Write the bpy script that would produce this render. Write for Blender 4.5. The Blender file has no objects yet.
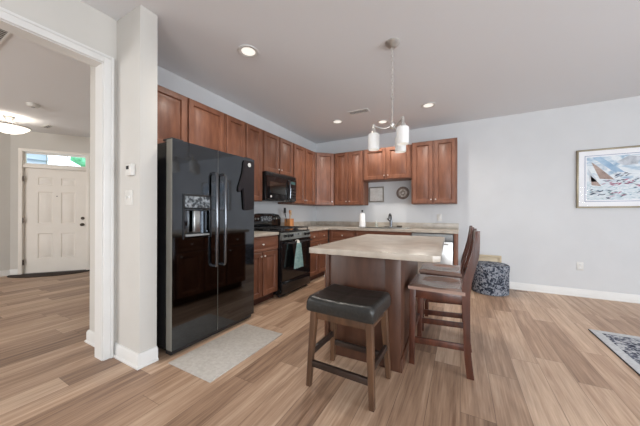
import bpy, bmesh, math, random
from math import sin, cos, pi, radians as rad
from mathutils import Vector, Matrix
random.seed(7)
S = bpy.context.scene
COL = S.collection

# ------------------------------------------------------------------ camera, world, light, exposure
YAW, EYE, FPX = rad(28.582), 1.1575, 258.33
cam = bpy.data.cameras.new('camera'); cam.sensor_width = 36; cam.lens = 36 * FPX / 640
cam.shift_y = 1.64 / 640; cam.clip_start = 0.02
camo = bpy.data.objects.new('camera', cam); COL.objects.link(camo)
camo.matrix_world = (Matrix.Translation((0, 0, EYE)) @ Matrix.Rotation(YAW, 4, 'Z')
                     @ Matrix.Rotation(pi / 2, 4, 'X') @ Matrix.Rotation(0.003, 4, 'Z'))
S.camera = camo
S.view_settings.view_transform = 'Standard'
S.view_settings.look = 'None'
S.view_settings.gamma = 1
S.view_settings.use_curve_mapping = False
S.view_settings.exposure = 0.2
S.cycles.use_denoising = True
S.cycles.max_bounces = 10
S.cycles.diffuse_bounces = 6
S.cycles.sample_clamp_indirect = 6

W = bpy.data.worlds.new('sky'); S.world = W; W.use_nodes = True
bg = W.node_tree.nodes['Background']; bg.inputs[0].default_value = (0.74, 0.86, 1.0, 1); bg.inputs[1].default_value = 3.0


def area(name, loc, rot, sx, sy, power, col):
    l = bpy.data.lights.new(name, 'AREA'); l.shape = 'RECTANGLE'; l.size = sx; l.size_y = sy
    l.energy = power; l.color = col
    o = bpy.data.objects.new(name, l); COL.objects.link(o); o.location = loc; o.rotation_euler = rot
    return o


# daylight through the windows of the living area (behind the camera and on the right)
area('daylight_front', (1.15, -3.36, 1.45), (rad(90), 0, 0), 1.7, 1.7, 82, (0.93, 0.965, 1.0))
area('daylight_front', (3.35, -3.36, 1.45), (rad(90), 0, 0), 1.7, 1.7, 82, (0.93, 0.965, 1.0))
area('daylight_right', (4.86, 0.9, 1.25), (rad(90), 0, rad(90)), 2.3, 2.1, 135, (0.86, 0.93, 1.0))


def point(name, loc, power, col, r=0.05):
    l = bpy.data.lights.new(name, 'POINT'); l.energy = power; l.color = col; l.shadow_soft_size = r
    o = bpy.data.objects.new(name, l); COL.objects.link(o); o.location = loc
    return o


def spot(name, loc, power, col, ang=150, r=0.06):
    l = bpy.data.lights.new(name, 'SPOT'); l.energy = power; l.color = col; l.shadow_soft_size = r
    l.spot_size = rad(ang); l.spot_blend = 0.8
    o = bpy.data.objects.new(name, l); COL.objects.link(o); o.location = loc
    return o


area('foyer_fill', (-4.6, -3.36, 1.45), (rad(90), 0, 0), 1.9, 1.7, 95, (1.0, 0.97, 0.93))  # fill lamp added out of view to brighten the foyer

# ------------------------------------------------------------------ materials
def srgb(r, g, b):
    f = lambda c: c / 12.92 if c <= 0.04045 else ((c + 0.055) / 1.055) ** 2.4
    return (f(r / 255), f(g / 255), f(b / 255), 1)


def new_mat(name):
    m = bpy.data.materials.new(name); m.use_nodes = True
    nt = m.node_tree
    return m, nt, nt.nodes['Principled BSDF']


def N(nt, t, **kw):
    n = nt.nodes.new(t)
    for k, v in kw.items():
        setattr(n, k, v)
    return n


def mat(name, c, rough=0.5, metal=0.0, c2=None, scale=8.0, stretch=(1, 1, 1), bump=0.0, spec=0.5, coat=0.0, detail=4, lo=0.35, hi=0.65):
    """plain or noise-mottled procedural surface"""
    m, nt, p = new_mat(name)
    p.inputs['Base Color'].default_value = c
    p.inputs['Roughness'].default_value = rough
    p.inputs['Metallic'].default_value = metal
    p.inputs['Specular IOR Level'].default_value = spec
    p.inputs['Coat Weight'].default_value = coat
    p.inputs['Coat Roughness'].default_value = 0.25
    if c2 is not None or bump:
        tc = N(nt, 'ShaderNodeTexCoord'); mp = N(nt, 'ShaderNodeMapping'); mp.inputs['Scale'].default_value = stretch
        no = N(nt, 'ShaderNodeTexNoise'); no.inputs['Scale'].default_value = scale; no.inputs['Detail'].default_value = detail
        nt.links.new(tc.outputs['Object'], mp.inputs[0]); nt.links.new(mp.outputs[0], no.inputs['Vector'])
        if c2 is not None:
            cr = N(nt, 'ShaderNodeValToRGB')
            cr.color_ramp.elements[0].position = lo; cr.color_ramp.elements[0].color = c
            cr.color_ramp.elements[1].position = hi; cr.color_ramp.elements[1].color = c2
            nt.links.new(no.outputs['Fac'], cr.inputs[0]); nt.links.new(cr.outputs[0], p.inputs['Base Color'])
        if bump:
            b = N(nt, 'ShaderNodeBump'); b.inputs['Strength'].default_value = bump; b.inputs['Distance'].default_value = 0.01
            nt.links.new(no.outputs['Fac'], b.inputs['Height']); nt.links.new(b.outputs[0], p.inputs['Normal'])
    return m


def emit_mat(name, c, strength, base=(0.9, 0.9, 0.9, 1)):
    m, nt, p = new_mat(name)
    p.inputs['Base Color'].default_value = base
    p.inputs['Emission Color'].default_value = c
    p.inputs['Emission Strength'].default_value = strength
    p.inputs['Roughness'].default_value = 0.3
    return m


def floor_mat():
    m, nt, p = new_mat('oak_plank_floor')
    L = nt.links.new
    tc = N(nt, 'ShaderNodeTexCoord'); sp = N(nt, 'ShaderNodeSeparateXYZ'); L(tc.outputs['Object'], sp.inputs[0])

    def M(op, a, b=None):
        n = N(nt, 'ShaderNodeMath', operation=op)
        for i, v in enumerate((a, b)):
            if v is None: continue
            if isinstance(v, (int, float)): n.inputs[i].default_value = v
            else: L(v, n.inputs[i])
        return n.outputs[0]
    PW, PL = 0.178, 1.22
    xr = M('DIVIDE', sp.outputs['X'], PW); row = M('FLOOR', xr); fx = M('FRACT', xr)
    wn = N(nt, 'ShaderNodeTexWhiteNoise', noise_dimensions='1D'); L(row, wn.inputs['W'])
    yr = M('ADD', M('DIVIDE', sp.outputs['Y'], PL), wn.outputs['Value']); pl = M('FLOOR', yr); fy = M('FRACT', yr)
    cb = N(nt, 'ShaderNodeCombineXYZ'); L(row, cb.inputs[0]); L(pl, cb.inputs[1])
    wn2 = N(nt, 'ShaderNodeTexWhiteNoise', noise_dimensions='2D'); L(cb.outputs[0], wn2.inputs['Vector'])
    # grain, shifted per plank
    cb2 = N(nt, 'ShaderNodeCombineXYZ')
    L(M('MULTIPLY', sp.outputs['X'], 11.0), cb2.inputs[0])
    L(M('ADD', M('MULTIPLY', sp.outputs['Y'], 0.6), M('MULTIPLY', wn2.outputs['Value'], 37.0)), cb2.inputs[1])
    L(M('MULTIPLY', wn2.outputs['Value'], 11.0), cb2.inputs[2])
    g = N(nt, 'ShaderNodeTexNoise'); g.inputs['Scale'].default_value = 2.0; g.inputs['Detail'].default_value = 6; g.inputs['Roughness'].default_value = 0.62
    g.inputs['Distortion'].default_value = 0.6
    L(cb2.outputs[0], g.inputs['Vector'])
    cb3 = N(nt, 'ShaderNodeCombineXYZ')
    L(M('MULTIPLY', sp.outputs['X'], 60.0), cb3.inputs[0])
    L(M('ADD', M('MULTIPLY', sp.outputs['Y'], 2.5), M('MULTIPLY', wn2.outputs['Value'], 91.0)), cb3.inputs[1])
    g2 = N(nt, 'ShaderNodeTexNoise'); g2.inputs['Scale'].default_value = 1.5; g2.inputs['Detail'].default_value = 3
    L(cb3.outputs[0], g2.inputs['Vector'])
    f = M('ADD', M('ADD', M('MULTIPLY', g.outputs['Fac'], 0.72), M('MULTIPLY', wn2.outputs['Value'], 0.33)), M('MULTIPLY', g2.outputs['Fac'], 0.34))
    cr = N(nt, 'ShaderNodeValToRGB'); L(f, cr.inputs[0])
    e = cr.color_ramp.elements
    e[0].position = 0.46; e[0].color = srgb(*FLOOR[0]); e[1].position = 0.98; e[1].color = srgb(*FLOOR[2])
    k = e.new(0.70); k.color = srgb(*FLOOR[1])
    # joints
    dx = M('MINIMUM', fx, M('SUBTRACT', 1.0, fx)); dy = M('MINIMUM', fy, M('SUBTRACT', 1.0, fy))
    jx = M('LESS_THAN', M('MULTIPLY', dx, PW), 0.0016); jy = M('LESS_THAN', M('MULTIPLY', dy, PL), 0.0016)
    j = M('MAXIMUM', jx, jy)
    mx = N(nt, 'ShaderNodeMix', data_type='RGBA'); L(M('MULTIPLY', j, 0.55), mx.inputs[0]); L(cr.outputs[0], mx.inputs[6])
    mx.inputs[7].default_value = srgb(70, 50, 38)
    L(mx.outputs[2], p.inputs['Base Color'])
    p.inputs['Roughness'].default_value = 0.42
    b = N(nt, 'ShaderNodeBump'); b.inputs['Strength'].default_value = 0.12; b.inputs['Distance'].default_value = 0.004
    L(g2.outputs['Fac'], b.inputs['Height']); L(b.outputs[0], p.inputs['Normal'])
    return m


FLOOR = [(118, 91, 72), (167, 137, 113), (208, 181, 156)]
M_floor = floor_mat()
M_wall = mat('cool_grey_wall_paint', srgb(200, 201, 202), 0.85, c2=srgb(203, 204, 205), scale=3, spec=0.2)
M_wallw = mat('warm_grey_wall_paint', srgb(196, 193, 187), 0.85, c2=srgb(199, 196, 190), scale=3, spec=0.2)
M_ceil = mat('ceiling_paint', srgb(224, 225, 227), 0.95, bump=0.15, scale=160, spec=0.1)
M_trim = mat('white_trim_paint', srgb(212, 211, 208), 0.45, c2=srgb(216, 215, 212), scale=4)
M_plastic = mat('white_plastic', srgb(206, 204, 198), 0.4, c2=srgb(210, 208, 203), scale=6)
M_cab = mat('cherry_cabinet_wood', srgb(98, 58, 40), 0.48, c2=srgb(128, 82, 59), scale=5, stretch=(4, 4, 1.0), detail=7, coat=0.06, lo=0.3, hi=0.75)
M_cabx = mat('cherry_cabinet_wood_flat', srgb(98, 58, 40), 0.48, c2=srgb(128, 82, 59), scale=4.2, stretch=(0.9, 6, 6), detail=7, coat=0.06, lo=0.3, hi=0.75)
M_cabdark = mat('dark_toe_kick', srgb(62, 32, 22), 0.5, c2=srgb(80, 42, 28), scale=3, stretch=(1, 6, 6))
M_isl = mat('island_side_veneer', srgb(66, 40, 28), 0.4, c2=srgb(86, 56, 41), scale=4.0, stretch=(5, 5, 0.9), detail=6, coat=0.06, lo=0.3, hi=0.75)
M_counter = mat('beige_laminate', srgb(162, 151, 138), 0.32, c2=srgb(190, 181, 168), scale=9, detail=8, lo=0.3, hi=0.7)
M_black = mat('black_gloss_enamel', srgb(16, 16, 18), 0.07, c2=srgb(19, 19, 21), scale=5, spec=0.6)
M_mwglass = mat('smoked_mirror_glass', srgb(120, 122, 120), 0.12, 1.0, c2=srgb(126, 128, 126), scale=3)
M_rangepanel = mat('dark_grey_range_panel', srgb(126, 130, 127), 0.28, 0.7, c2=srgb(134, 138, 135), scale=4)
M_fridge = mat('black_mirror_enamel', srgb(88, 91, 95), 0.06, 1.0, c2=srgb(94, 97, 101), scale=3)
M_blacksat = mat('black_satin', srgb(28, 28, 30), 0.34, c2=srgb(36, 36, 38), scale=12)
M_blackglass = mat('black_oven_glass', srgb(9, 9, 10), 0.04, c2=srgb(11, 11, 12), scale=2, spec=0.7)
M_iron = mat('cast_iron', srgb(40, 40, 41), 0.4, c2=srgb(54, 54, 55), scale=40, bump=0.1)
M_dgrey = mat('dark_grey_metal', srgb(138, 136, 128), 0.38, 0.3, c2=srgb(148, 146, 138), scale=5, stretch=(1, 1, 0.1))
M_dsteel = mat('black_steel', srgb(104, 106, 110), 0.16, 0.9, c2=srgb(114, 116, 120), scale=5)
M_steel = mat('brushed_steel', srgb(190, 190, 188), 0.28, 1.0, c2=srgb(202, 202, 200), scale=8, stretch=(1, 1, 20))
M_nickel = mat('brushed_nickel', srgb(186, 184, 180), 0.32, 0.75, c2=srgb(206, 202, 196), scale=20)
M_dispanel = mat('dispenser_panel', srgb(62, 66, 70), 0.2, c2=srgb(146, 152, 156), scale=30, detail=2, lo=0.42, hi=0.64)
M_grey = mat('grey_plastic', srgb(120, 122, 122), 0.35, c2=srgb(132, 134, 134), scale=6)
M_leather = mat('black_leather', srgb(34, 34, 33), 0.33, c2=srgb(44, 44, 42), scale=60, bump=0.15, spec=0.5)
M_stoolw = mat('walnut_stool_wood', srgb(70, 48, 33), 0.42, c2=srgb(98, 70, 49), scale=4, stretch=(5, 5, 0.8), detail=6)
M_stoolr = mat('dark_stool_rail', srgb(34, 26, 22), 0.42, c2=srgb(50, 36, 29), scale=4, stretch=(1, 5, 5))
M_chair = mat('mahogany_chair_wood', srgb(62, 32, 22), 0.33, c2=srgb(90, 49, 34), scale=4, stretch=(5, 5, 0.8), detail=6, coat=0.3)
M_chairs = mat('seat_wood_with_sheen', srgb(142, 114, 101), 0.2, c2=srgb(166, 140, 127), scale=4, stretch=(0.8, 6, 6), detail=6, coat=1.0)  # lighter seat tone, with sheen from the bright wall put into the base colour
M_mat = mat('pale_grey_mat', srgb(172, 166, 158), 0.9, c2=srgb(184, 179, 172), scale=40, bump=0.3, detail=6)
M_mitt = mat('dark_plum_fabric', srgb(22, 17, 20), 0.9, c2=srgb(30, 22, 27), scale=90, bump=0.3)
M_teal = mat('pale_teal_cloth', srgb(128, 160, 158), 0.9, c2=srgb(156, 184, 180), scale=14, stretch=(1, 1, 3), bump=0.3)
M_white = mat('white_cloth', srgb(214, 208, 198), 0.9, c2=srgb(226, 221, 212), scale=20)
M_paper = mat('white_paper', srgb(226, 226, 226), 0.9, c2=srgb(234, 234, 234), scale=30, bump=0.1)
M_honey = mat('honey_wood', srgb(166, 104, 58), 0.45, c2=srgb(196, 134, 82), scale=5, stretch=(5, 5, 0.8))
M_palewood = mat('pale_wood', srgb(182, 164, 134), 0.5, c2=srgb(204, 188, 160), scale=4, stretch=(0.8, 5, 5))
M_doormat = mat('dark_doormat_pile', srgb(38, 30, 27), 0.95, c2=srgb(64, 52, 46), scale=30, bump=0.4)
M_gold = mat('champagne_frame', srgb(128, 118, 98), 0.4, 0.4, c2=srgb(146, 136, 114), scale=8)
M_matboard = mat('white_mat_board', srgb(226, 226, 228), 0.8, c2=srgb(230, 230, 232), scale=4)
M_blueline = mat('blue_mat_line', srgb(96, 112, 150), 0.8, c2=srgb(104, 120, 158), scale=5)
M_fdoor = mat('front_door_paint', srgb(224, 219, 211), 0.5, c2=srgb(228, 223, 215), scale=4)
M_bronze = mat('dark_bronze', srgb(56, 48, 42), 0.35, 0.8, c2=srgb(66, 57, 50), scale=10)
M_slot = mat('dark_slot', srgb(30, 29, 28), 0.8, c2=srgb(36, 35, 34), scale=9)
M_sponge = mat('dark_sponge', srgb(60, 52, 46), 0.9, c2=srgb(76, 66, 58), scale=60, bump=0.4)
M_soap = mat('soap_bottle', srgb(170, 170, 160), 0.25, c2=srgb(180, 180, 170), scale=6)
M_plateL = mat('plate_grey_glaze', srgb(150, 140, 130), 0.3, c2=srgb(196, 190, 182), scale=24, lo=0.4, hi=0.6)
M_plateD = mat('plate_brown_rim', srgb(92, 78, 70), 0.35, c2=srgb(120, 104, 94), scale=30)
M_sampler = mat('faded_print', srgb(196, 192, 186), 0.7, c2=srgb(210, 207, 202), scale=22)
M_sampframe = mat('pewter_frame', srgb(128, 122, 114), 0.4, 0.4, c2=srgb(146, 140, 132), scale=12)
M_shade = emit_mat('lit_frosted_glass', (1.0, 0.95, 0.9, 1), 0.12, (0.6, 0.6, 0.59, 1))
M_bulb = emit_mat('lit_bulb', (1.0, 0.9, 0.78, 1), 1.6)
M_can = emit_mat('lit_downlight_lens', (1.0, 0.93, 0.84, 1), 0.75, (0.6, 0.6, 0.58, 1))
M_bowl = emit_mat('lit_alabaster_bowl', (1.0, 0.92, 0.82, 1), 1.1, (0.8, 0.78, 0.74, 1))
M_clock = emit_mat('lit_clock_digits', (0.4, 0.9, 0.8, 1), 0.05, (0.02, 0.05, 0.05, 1))


def pattern_mat(name, cols, scale, rough=0.9, stretch=(1, 1, 1), dist=1.2):
    m, nt, p = new_mat(name); L = nt.links.new
    tc = N(nt, 'ShaderNodeTexCoord'); mp = N(nt, 'ShaderNodeMapping'); mp.inputs['Scale'].default_value = stretch
    no = N(nt, 'ShaderNodeTexNoise'); no.inputs['Scale'].default_value = scale; no.inputs['Detail'].default_value = 5; no.inputs['Distortion'].default_value = dist
    cr = N(nt, 'ShaderNodeValToRGB'); L(tc.outputs['Object'], mp.inputs[0]); L(mp.outputs[0], no.inputs['Vector']); L(no.outputs['Fac'], cr.inputs[0]); L(cr.outputs[0], p.inputs['Base Color'])
    e = cr.color_ramp.elements
    e[0].position, e[0].color = cols[0][0], srgb(*cols[0][1]); e[1].position, e[1].color = cols[-1][0], srgb(*cols[-1][1])
    for pos, c in cols[1:-1]:
        e.new(pos).color = srgb(*c)
    p.inputs['Roughness'].default_value = rough; p.inputs['Specular IOR Level'].default_value = 0.2
    return m


M_damask = pattern_mat('navy_damask_fabric', [(0.38, (40, 44, 54)), (0.47, (66, 72, 84)), (0.53, (128, 132, 140)), (0.66, (146, 148, 154))], 24)
M_rugpat = pattern_mat('navy_rug_pattern', [(0.40, (48, 52, 66)), (0.48, (96, 100, 114)), (0.54, (164, 166, 170)), (0.7, (186, 187, 190))], 22)
M_rugbord = mat('pale_grey_rug_border', srgb(176, 178, 180), 0.95, c2=srgb(192, 194, 196), scale=40, bump=0.3)
M_rugedge = mat('dark_rug_binding', srgb(48, 48, 54), 0.9, c2=srgb(58, 58, 64), scale=40)
M_water = pattern_mat('watercolour_wash', [(0.30, (120, 150, 178)), (0.42, (176, 194, 208)), (0.52, (222, 226, 228)), (0.62, (200, 208, 214)), (0.75, (146, 172, 192))], 3.2, 0.7, (1, 1, 2.2), 2.0)
M_waves = pattern_mat('watercolour_waves', [(0.34, (150, 176, 190)), (0.44, (196, 208, 214)), (0.52, (222, 224, 226)), (0.62, (190, 204, 210)), (0.72, (140, 164, 176))], 12, 0.7, (0.8, 1, 3.4), 1.5)
M_sail1 = mat('tan_sail_paint', srgb(140, 120, 112), 0.7, c2=srgb(176, 156, 146), scale=12)
M_sail2 = mat('pale_sail_paint', srgb(206, 206, 208), 0.7, c2=srgb(180, 190, 200), scale=12)
M_sail3 = mat('blue_sail_paint', srgb(132, 162, 190), 0.7, c2=srgb(168, 190, 208), scale=10)
M_cloud = mat('grey_cloud_paint', srgb(150, 156, 164), 0.7, c2=srgb(196, 200, 206), scale=14)
M_magenta = mat('magenta_stroke_paint', srgb(150, 74, 104), 0.7, c2=srgb(190, 120, 146), scale=14)
M_navy = mat('navy_stroke_paint', srgb(44, 50, 74), 0.7, c2=srgb(76, 84, 104), scale=14)
M_seagreen = mat('sea_green_stroke_paint', srgb(110, 138, 142), 0.7, c2=srgb(150, 172, 176), scale=14)
M_siding = mat('outside_blue_siding', srgb(160, 170, 182), 0.7, c2=srgb(176, 184, 194), scale=2, stretch=(1, 1, 12))
M_green = mat('outside_green_leaves', srgb(70, 150, 100), 0.8, c2=srgb(130, 210, 160), scale=4)

def glass_mat(name, ior):
  m, nt, p = new_mat(name)
  _t = N(nt, 'ShaderNodeBsdfTransparent'); _g = N(nt, 'ShaderNodeBsdfGlossy'); _g.inputs['Roughness'].default_value = 0.02
  _m = N(nt, 'ShaderNodeMixShader'); _f = N(nt, 'ShaderNodeFresnel'); _f.inputs[0].default_value = ior
  nt.links.new(_f.outputs[0], _m.inputs[0]); nt.links.new(_t.outputs[0], _m.inputs[1]); nt.links.new(_g.outputs[0], _m.inputs[2])
  nt.links.new(_m.outputs[0], nt.nodes['Material Output'].inputs[0])
  return m


M_glass = glass_mat('window_glass', 1.5)
M_museum = glass_mat('low_glare_picture_glass', 1.07)


# ------------------------------------------------------------------ mesh helpers
def bmn(): return bmesh.new()


def box(bm, x0, x1, y0, y1, z0, z1, bev=0.0, seg=2, mi=0):
    x0, x1 = min(x0, x1), max(x0, x1); y0, y1 = min(y0, y1), max(y0, y1); z0, z1 = min(z0, z1), max(z0, z1)
    v = [bm.verts.new(c) for c in ((x0, y0, z0), (x1, y0, z0), (x1, y1, z0), (x0, y1, z0), (x0, y0, z1), (x1, y0, z1), (x1, y1, z1), (x0, y1, z1))]
    fs = [bm.faces.new([v[i] for i in q]) for q in ((3, 2, 1, 0), (4, 5, 6, 7), (0, 1, 5, 4), (1, 2, 6, 5), (2, 3, 7, 6), (3, 0, 4, 7))]
    for f in fs: f.material_index = mi
    if bev:
        es = set(e for f in fs for e in f.edges)
        r = bmesh.ops.bevel(bm, geom=list(es), offset=bev, segments=seg, profile=0.5, affect='EDGES')
        for f in r['faces']: f.material_index = mi
    return bm


def frame_of(d):
    d = Vector(d).normalized(); up = Vector((0, 0, 1)) if abs(d.z) < 0.95 else Vector((1, 0, 0))
    s = d.cross(up).normalized(); return s, s.cross(d).normalized()


def tube(bm, pts, r, n=12, caps=True, rs=None, mi=0):
    pts = [Vector(p) for p in pts]; rings = []
    for i, p in enumerate(pts):
        d = (pts[min(i + 1, len(pts) - 1)] - pts[max(i - 1, 0)])
        s, u = frame_of(d)
        if rings:
            s0 = prev_s; u = d.normalized().cross(s0); u.normalize(); s = u.cross(d.normalized()); u = -u
            u = s.cross(d.normalized())
        prev_s = s
        rr = rs[i] if rs else r
        rings.append([bm.verts.new(p + s * cos(2 * pi * k / n) * rr + u * sin(2 * pi * k / n) * rr) for k in range(n)])
    for a, b in zip(rings, rings[1:]):
        for k in range(n):
            f = bm.faces.new((a[k], a[(k + 1) % n], b[(k + 1) % n], b[k])); f.material_index = mi
    if caps:
        bm.faces.new(rings[0][::-1]).material_index = mi; bm.faces.new(rings[-1]).material_index = mi
    return bm


def lathe(bm, prof, n=28, c=(0, 0, 0), axis='Z', mi=0, closed=False):
    """prof: (radius, height) from bottom to top"""
    rings = []
    for r, h in prof:
        if r < 1e-6: r = 1e-5
        ring = []
        for k in range(n):
            a = 2 * pi * k / n
            q = (r * cos(a), r * sin(a), h)
            if axis == 'Y': q = (q[0], -h, q[1])
            if axis == 'X': q = (h, q[0], q[1])
            ring.append(bm.verts.new((q[0] + c[0], q[1] + c[1], q[2] + c[2])))
        rings.append(ring)
    for a, b in zip(rings, rings[1:] + (rings[:1] if closed else [])):
        for k in range(n):
            f = bm.faces.new((a[k], a[(k + 1) % n], b[(k + 1) % n], b[k])); f.material_index = mi
    for ring in () if closed else (rings[0][::-1], rings[-1]):
        f = bm.faces.new(ring); f.material_index = mi
    return bm


def prism(bm, outline, a0, a1, plane='xz', bev=0.0, mi=0):
    """extrude a closed outline; plane 'xz' extrudes along y, 'yz' along x, 'xy' along z"""
    def P(u, v, w): return {'xz': (u, w, v), 'yz': (w, u, v), 'xy': (u, v, w)}[plane]
    A = [bm.verts.new(P(u, v, a0)) for u, v in outline]; B_ = [bm.verts.new(P(u, v, a1)) for u, v in outline]
    fs = [bm.faces.new(A[::-1]), bm.faces.new(B_)]
    n = len(A)
    for i in range(n): fs.append(bm.faces.new((A[i], A[(i + 1) % n], B_[(i + 1) % n], B_[i])))
    for f in fs: f.material_index = mi
    if bev:
        es = list(set(fs[0].edges) | set(fs[1].edges))
        bmesh.ops.bevel(bm, geom=es, offset=bev, segments=2, profile=0.5, affect='EDGES')
    return bm


def panel_grid(bm, xs, zs, t, cells=None, y=0.0, mi_side=0, mi_front=0, ringmi=None):
    """slab, front facing -y at y, thickness t; cells[(i,j)] = [(inset, depth)...] ringed panels"""
    cells = cells or {}
    def q(a, b, c, d, mi):
        f = bm.faces.new([bm.verts.new(v) for v in (a, b, c, d)]); f.material_index = mi
    for i in range(len(xs) - 1):
        for j in range(len(zs) - 1):
            x0, x1, z0, z1 = xs[i], xs[i + 1], zs[j], zs[j + 1]
            R = [(x0, x1, z0, z1, y)]
            for ins, dep in cells.get((i, j), []):
                R.append((x0 + ins, x1 - ins, z0 + ins, z1 - ins, y + dep))
            for a, b in zip(R, R[1:]):
                A = [(a[0], a[4], a[2]), (a[1], a[4], a[2]), (a[1], a[4], a[3]), (a[0], a[4], a[3])]
                Bq = [(b[0], b[4], b[2]), (b[1], b[4], b[2]), (b[1], b[4], b[3]), (b[0], b[4], b[3])]
                for k in range(4):
                    q(A[k], A[(k + 1) % 4], Bq[(k + 1) % 4], Bq[k], mi_front)
            b = R[-1]
            q((b[0], b[4], b[2]), (b[1], b[4], b[2]), (b[1], b[4], b[3]), (b[0], b[4], b[3]), mi_front)
    X0, X1, Z0, Z1 = xs[0], xs[-1], zs[0], zs[-1]
    q((X1, y + t, Z0), (X0, y + t, Z0), (X0, y + t, Z1), (X1, y + t, Z1), mi_side)
    q((X0, y + t, Z0), (X0, y, Z0), (X0, y, Z1), (X0, y + t, Z1), mi_side)
    q((X1, y, Z0), (X1, y + t, Z0), (X1, y + t, Z1), (X1, y, Z1), mi_side)
    q((X0, y, Z1), (X1, y, Z1), (X1, y + t, Z1), (X0, y + t, Z1), mi_side)
    q((X0, y + t, Z0), (X1, y + t, Z0), (X1, y, Z0), (X0, y, Z0), mi_side)
    bmesh.ops.remove_doubles(bm, verts=bm.verts, dist=1e-5)
    return bm


def obj(name, bm, mats, parent=None, loc=(0, 0, 0), rot=(0, 0, 0), label=None, smooth=True):
    me = bpy.data.meshes.new(name)
    bmesh.ops.recalc_face_normals(bm, faces=bm.faces)
    bm.to_mesh(me); bm.free()
    for m_ in (mats if isinstance(mats, (list, tuple)) else [mats]): me.materials.append(m_)
    if smooth:
        me.polygons.foreach_set('use_smooth', [True] * len(me.polygons)); me.set_sharp_from_angle(angle=rad(32))
    o = bpy.data.objects.new(name, me); COL.objects.link(o)
    o.location = loc; o.rotation_euler = rot
    if parent is not None: o.parent = parent
    if label: o['label'] = label
    return o


def thing(name, label, cat, loc=(0, 0, 0), rotz=0.0, group=None):
    o = bpy.data.objects.new(name, None); COL.objects.link(o); o.empty_display_size = 0.1
    o.location = loc; o.rotation_euler = (0, 0, rotz)
    o['label'] = label; o['category'] = cat
    if group: o['group'] = group
    return o


def tag(o, label, cat, group=None):
    o['label'] = label; o['category'] = cat
    if group: o['group'] = group
    return o


def struct(name, bm, mats, loc=(0, 0, 0), rot=(0, 0, 0), label=None, parent=None, cat=None):
    o = obj(name, bm, mats, parent, loc, rot, label)
    if parent is None:
        o['kind'] = 'structure'; o['category'] = cat or name.split('_')[0]
    return o


def dup(root, loc, label, rotz=None, group=None):
    r = root.copy(); COL.objects.link(r); r.location = loc; r['label'] = label
    if rotz is not None: r.rotation_euler = (0, 0, rotz)
    if group: r['group'] = group
    for ch in list(root.children):
        c = ch.copy(); COL.objects.link(c); c.parent = r
        for g in ch.children:
            d = g.copy(); COL.objects.link(d); d.parent = c
    return r


# ------------------------------------------------------------------ room shell
XL, YB, H = -2.84, 5.018, 2.74          # kitchen left wall, back wall, ceiling
XR, YF = 4.9, -3.4                      # right wall and the wall behind the camera
SX, SY0, SY1 = -2.125, 1.06, 1.188        # stub wall beside the fridge
OX0, OX1 = -2.60, -2.48                 # wall with the cased opening
FX = -7.427                               # foyer end wall
A0 = Vector((-7.427, 1.477)); A1 = A0 + 1.7 * Vector((cos(rad(54)), sin(rad(54))))   # diagonal entry wall

b = bmn(); box(b, FX - 0.2, XR + 0.2, YF - 0.2, YB + 0.2, -0.1, 0.0)
struct('floor', b, M_floor, label='pale oak plank floor')
b = bmn(); box(b, FX - 0.2, XR + 0.2, YF - 0.2, YB + 0.2, H, H + 0.1)
struct('ceiling', b, M_ceil, label='pale grey ceiling')
b = bmn(); box(b, XL - 0.12, XR + 0.15, YB, YB + 0.15, 0, H)
struct('wall_back', b, M_wall, label='pale cool grey wall behind the sink and the picture')
b = bmn(); box(b, XL - 0.12, XL, SY1, YB, 0, H)
struct('wall_left', b, M_wall, label='pale grey wall behind the range')
b = bmn(); box(b, XL - 0.12, SX, SY0, SY1, 0, H, 0.004)
struct('wall_stub', b, M_wallw, label='off-white wall stub beside the refrigerator')
OY0, OY1, OH = -0.75, 0.983, 2.362
b = bmn(); box(b, OX0, OX1, YF, OY0, 0, H); box(b, OX0, OX1, OY1, SY0, 0, H); box(b, OX0, OX1, OY0, OY1, OH, H)
struct('wall_entry', b, M_wallw, label='off-white wall with the wide cased opening to the foyer')


def wall_with_holes(axis, pos0, pos1, a0, a1, holes):
    bm = bmn(); c = a0
    def bx(u0, u1, z0, z1):
        if axis == 'y': box(bm, u0, u1, pos0, pos1, z0, z1)
        else: box(bm, pos0, pos1, u0, u1, z0, z1)
    for u0, u1, z0, z1 in holes:
        bx(c, u0, 0, H); bx(u0, u1, z1, H)
        if z0 > 0: bx(u0, u1, 0, z0)
        c = u1
    bx(c, a1, 0, H)
    return bm


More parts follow.
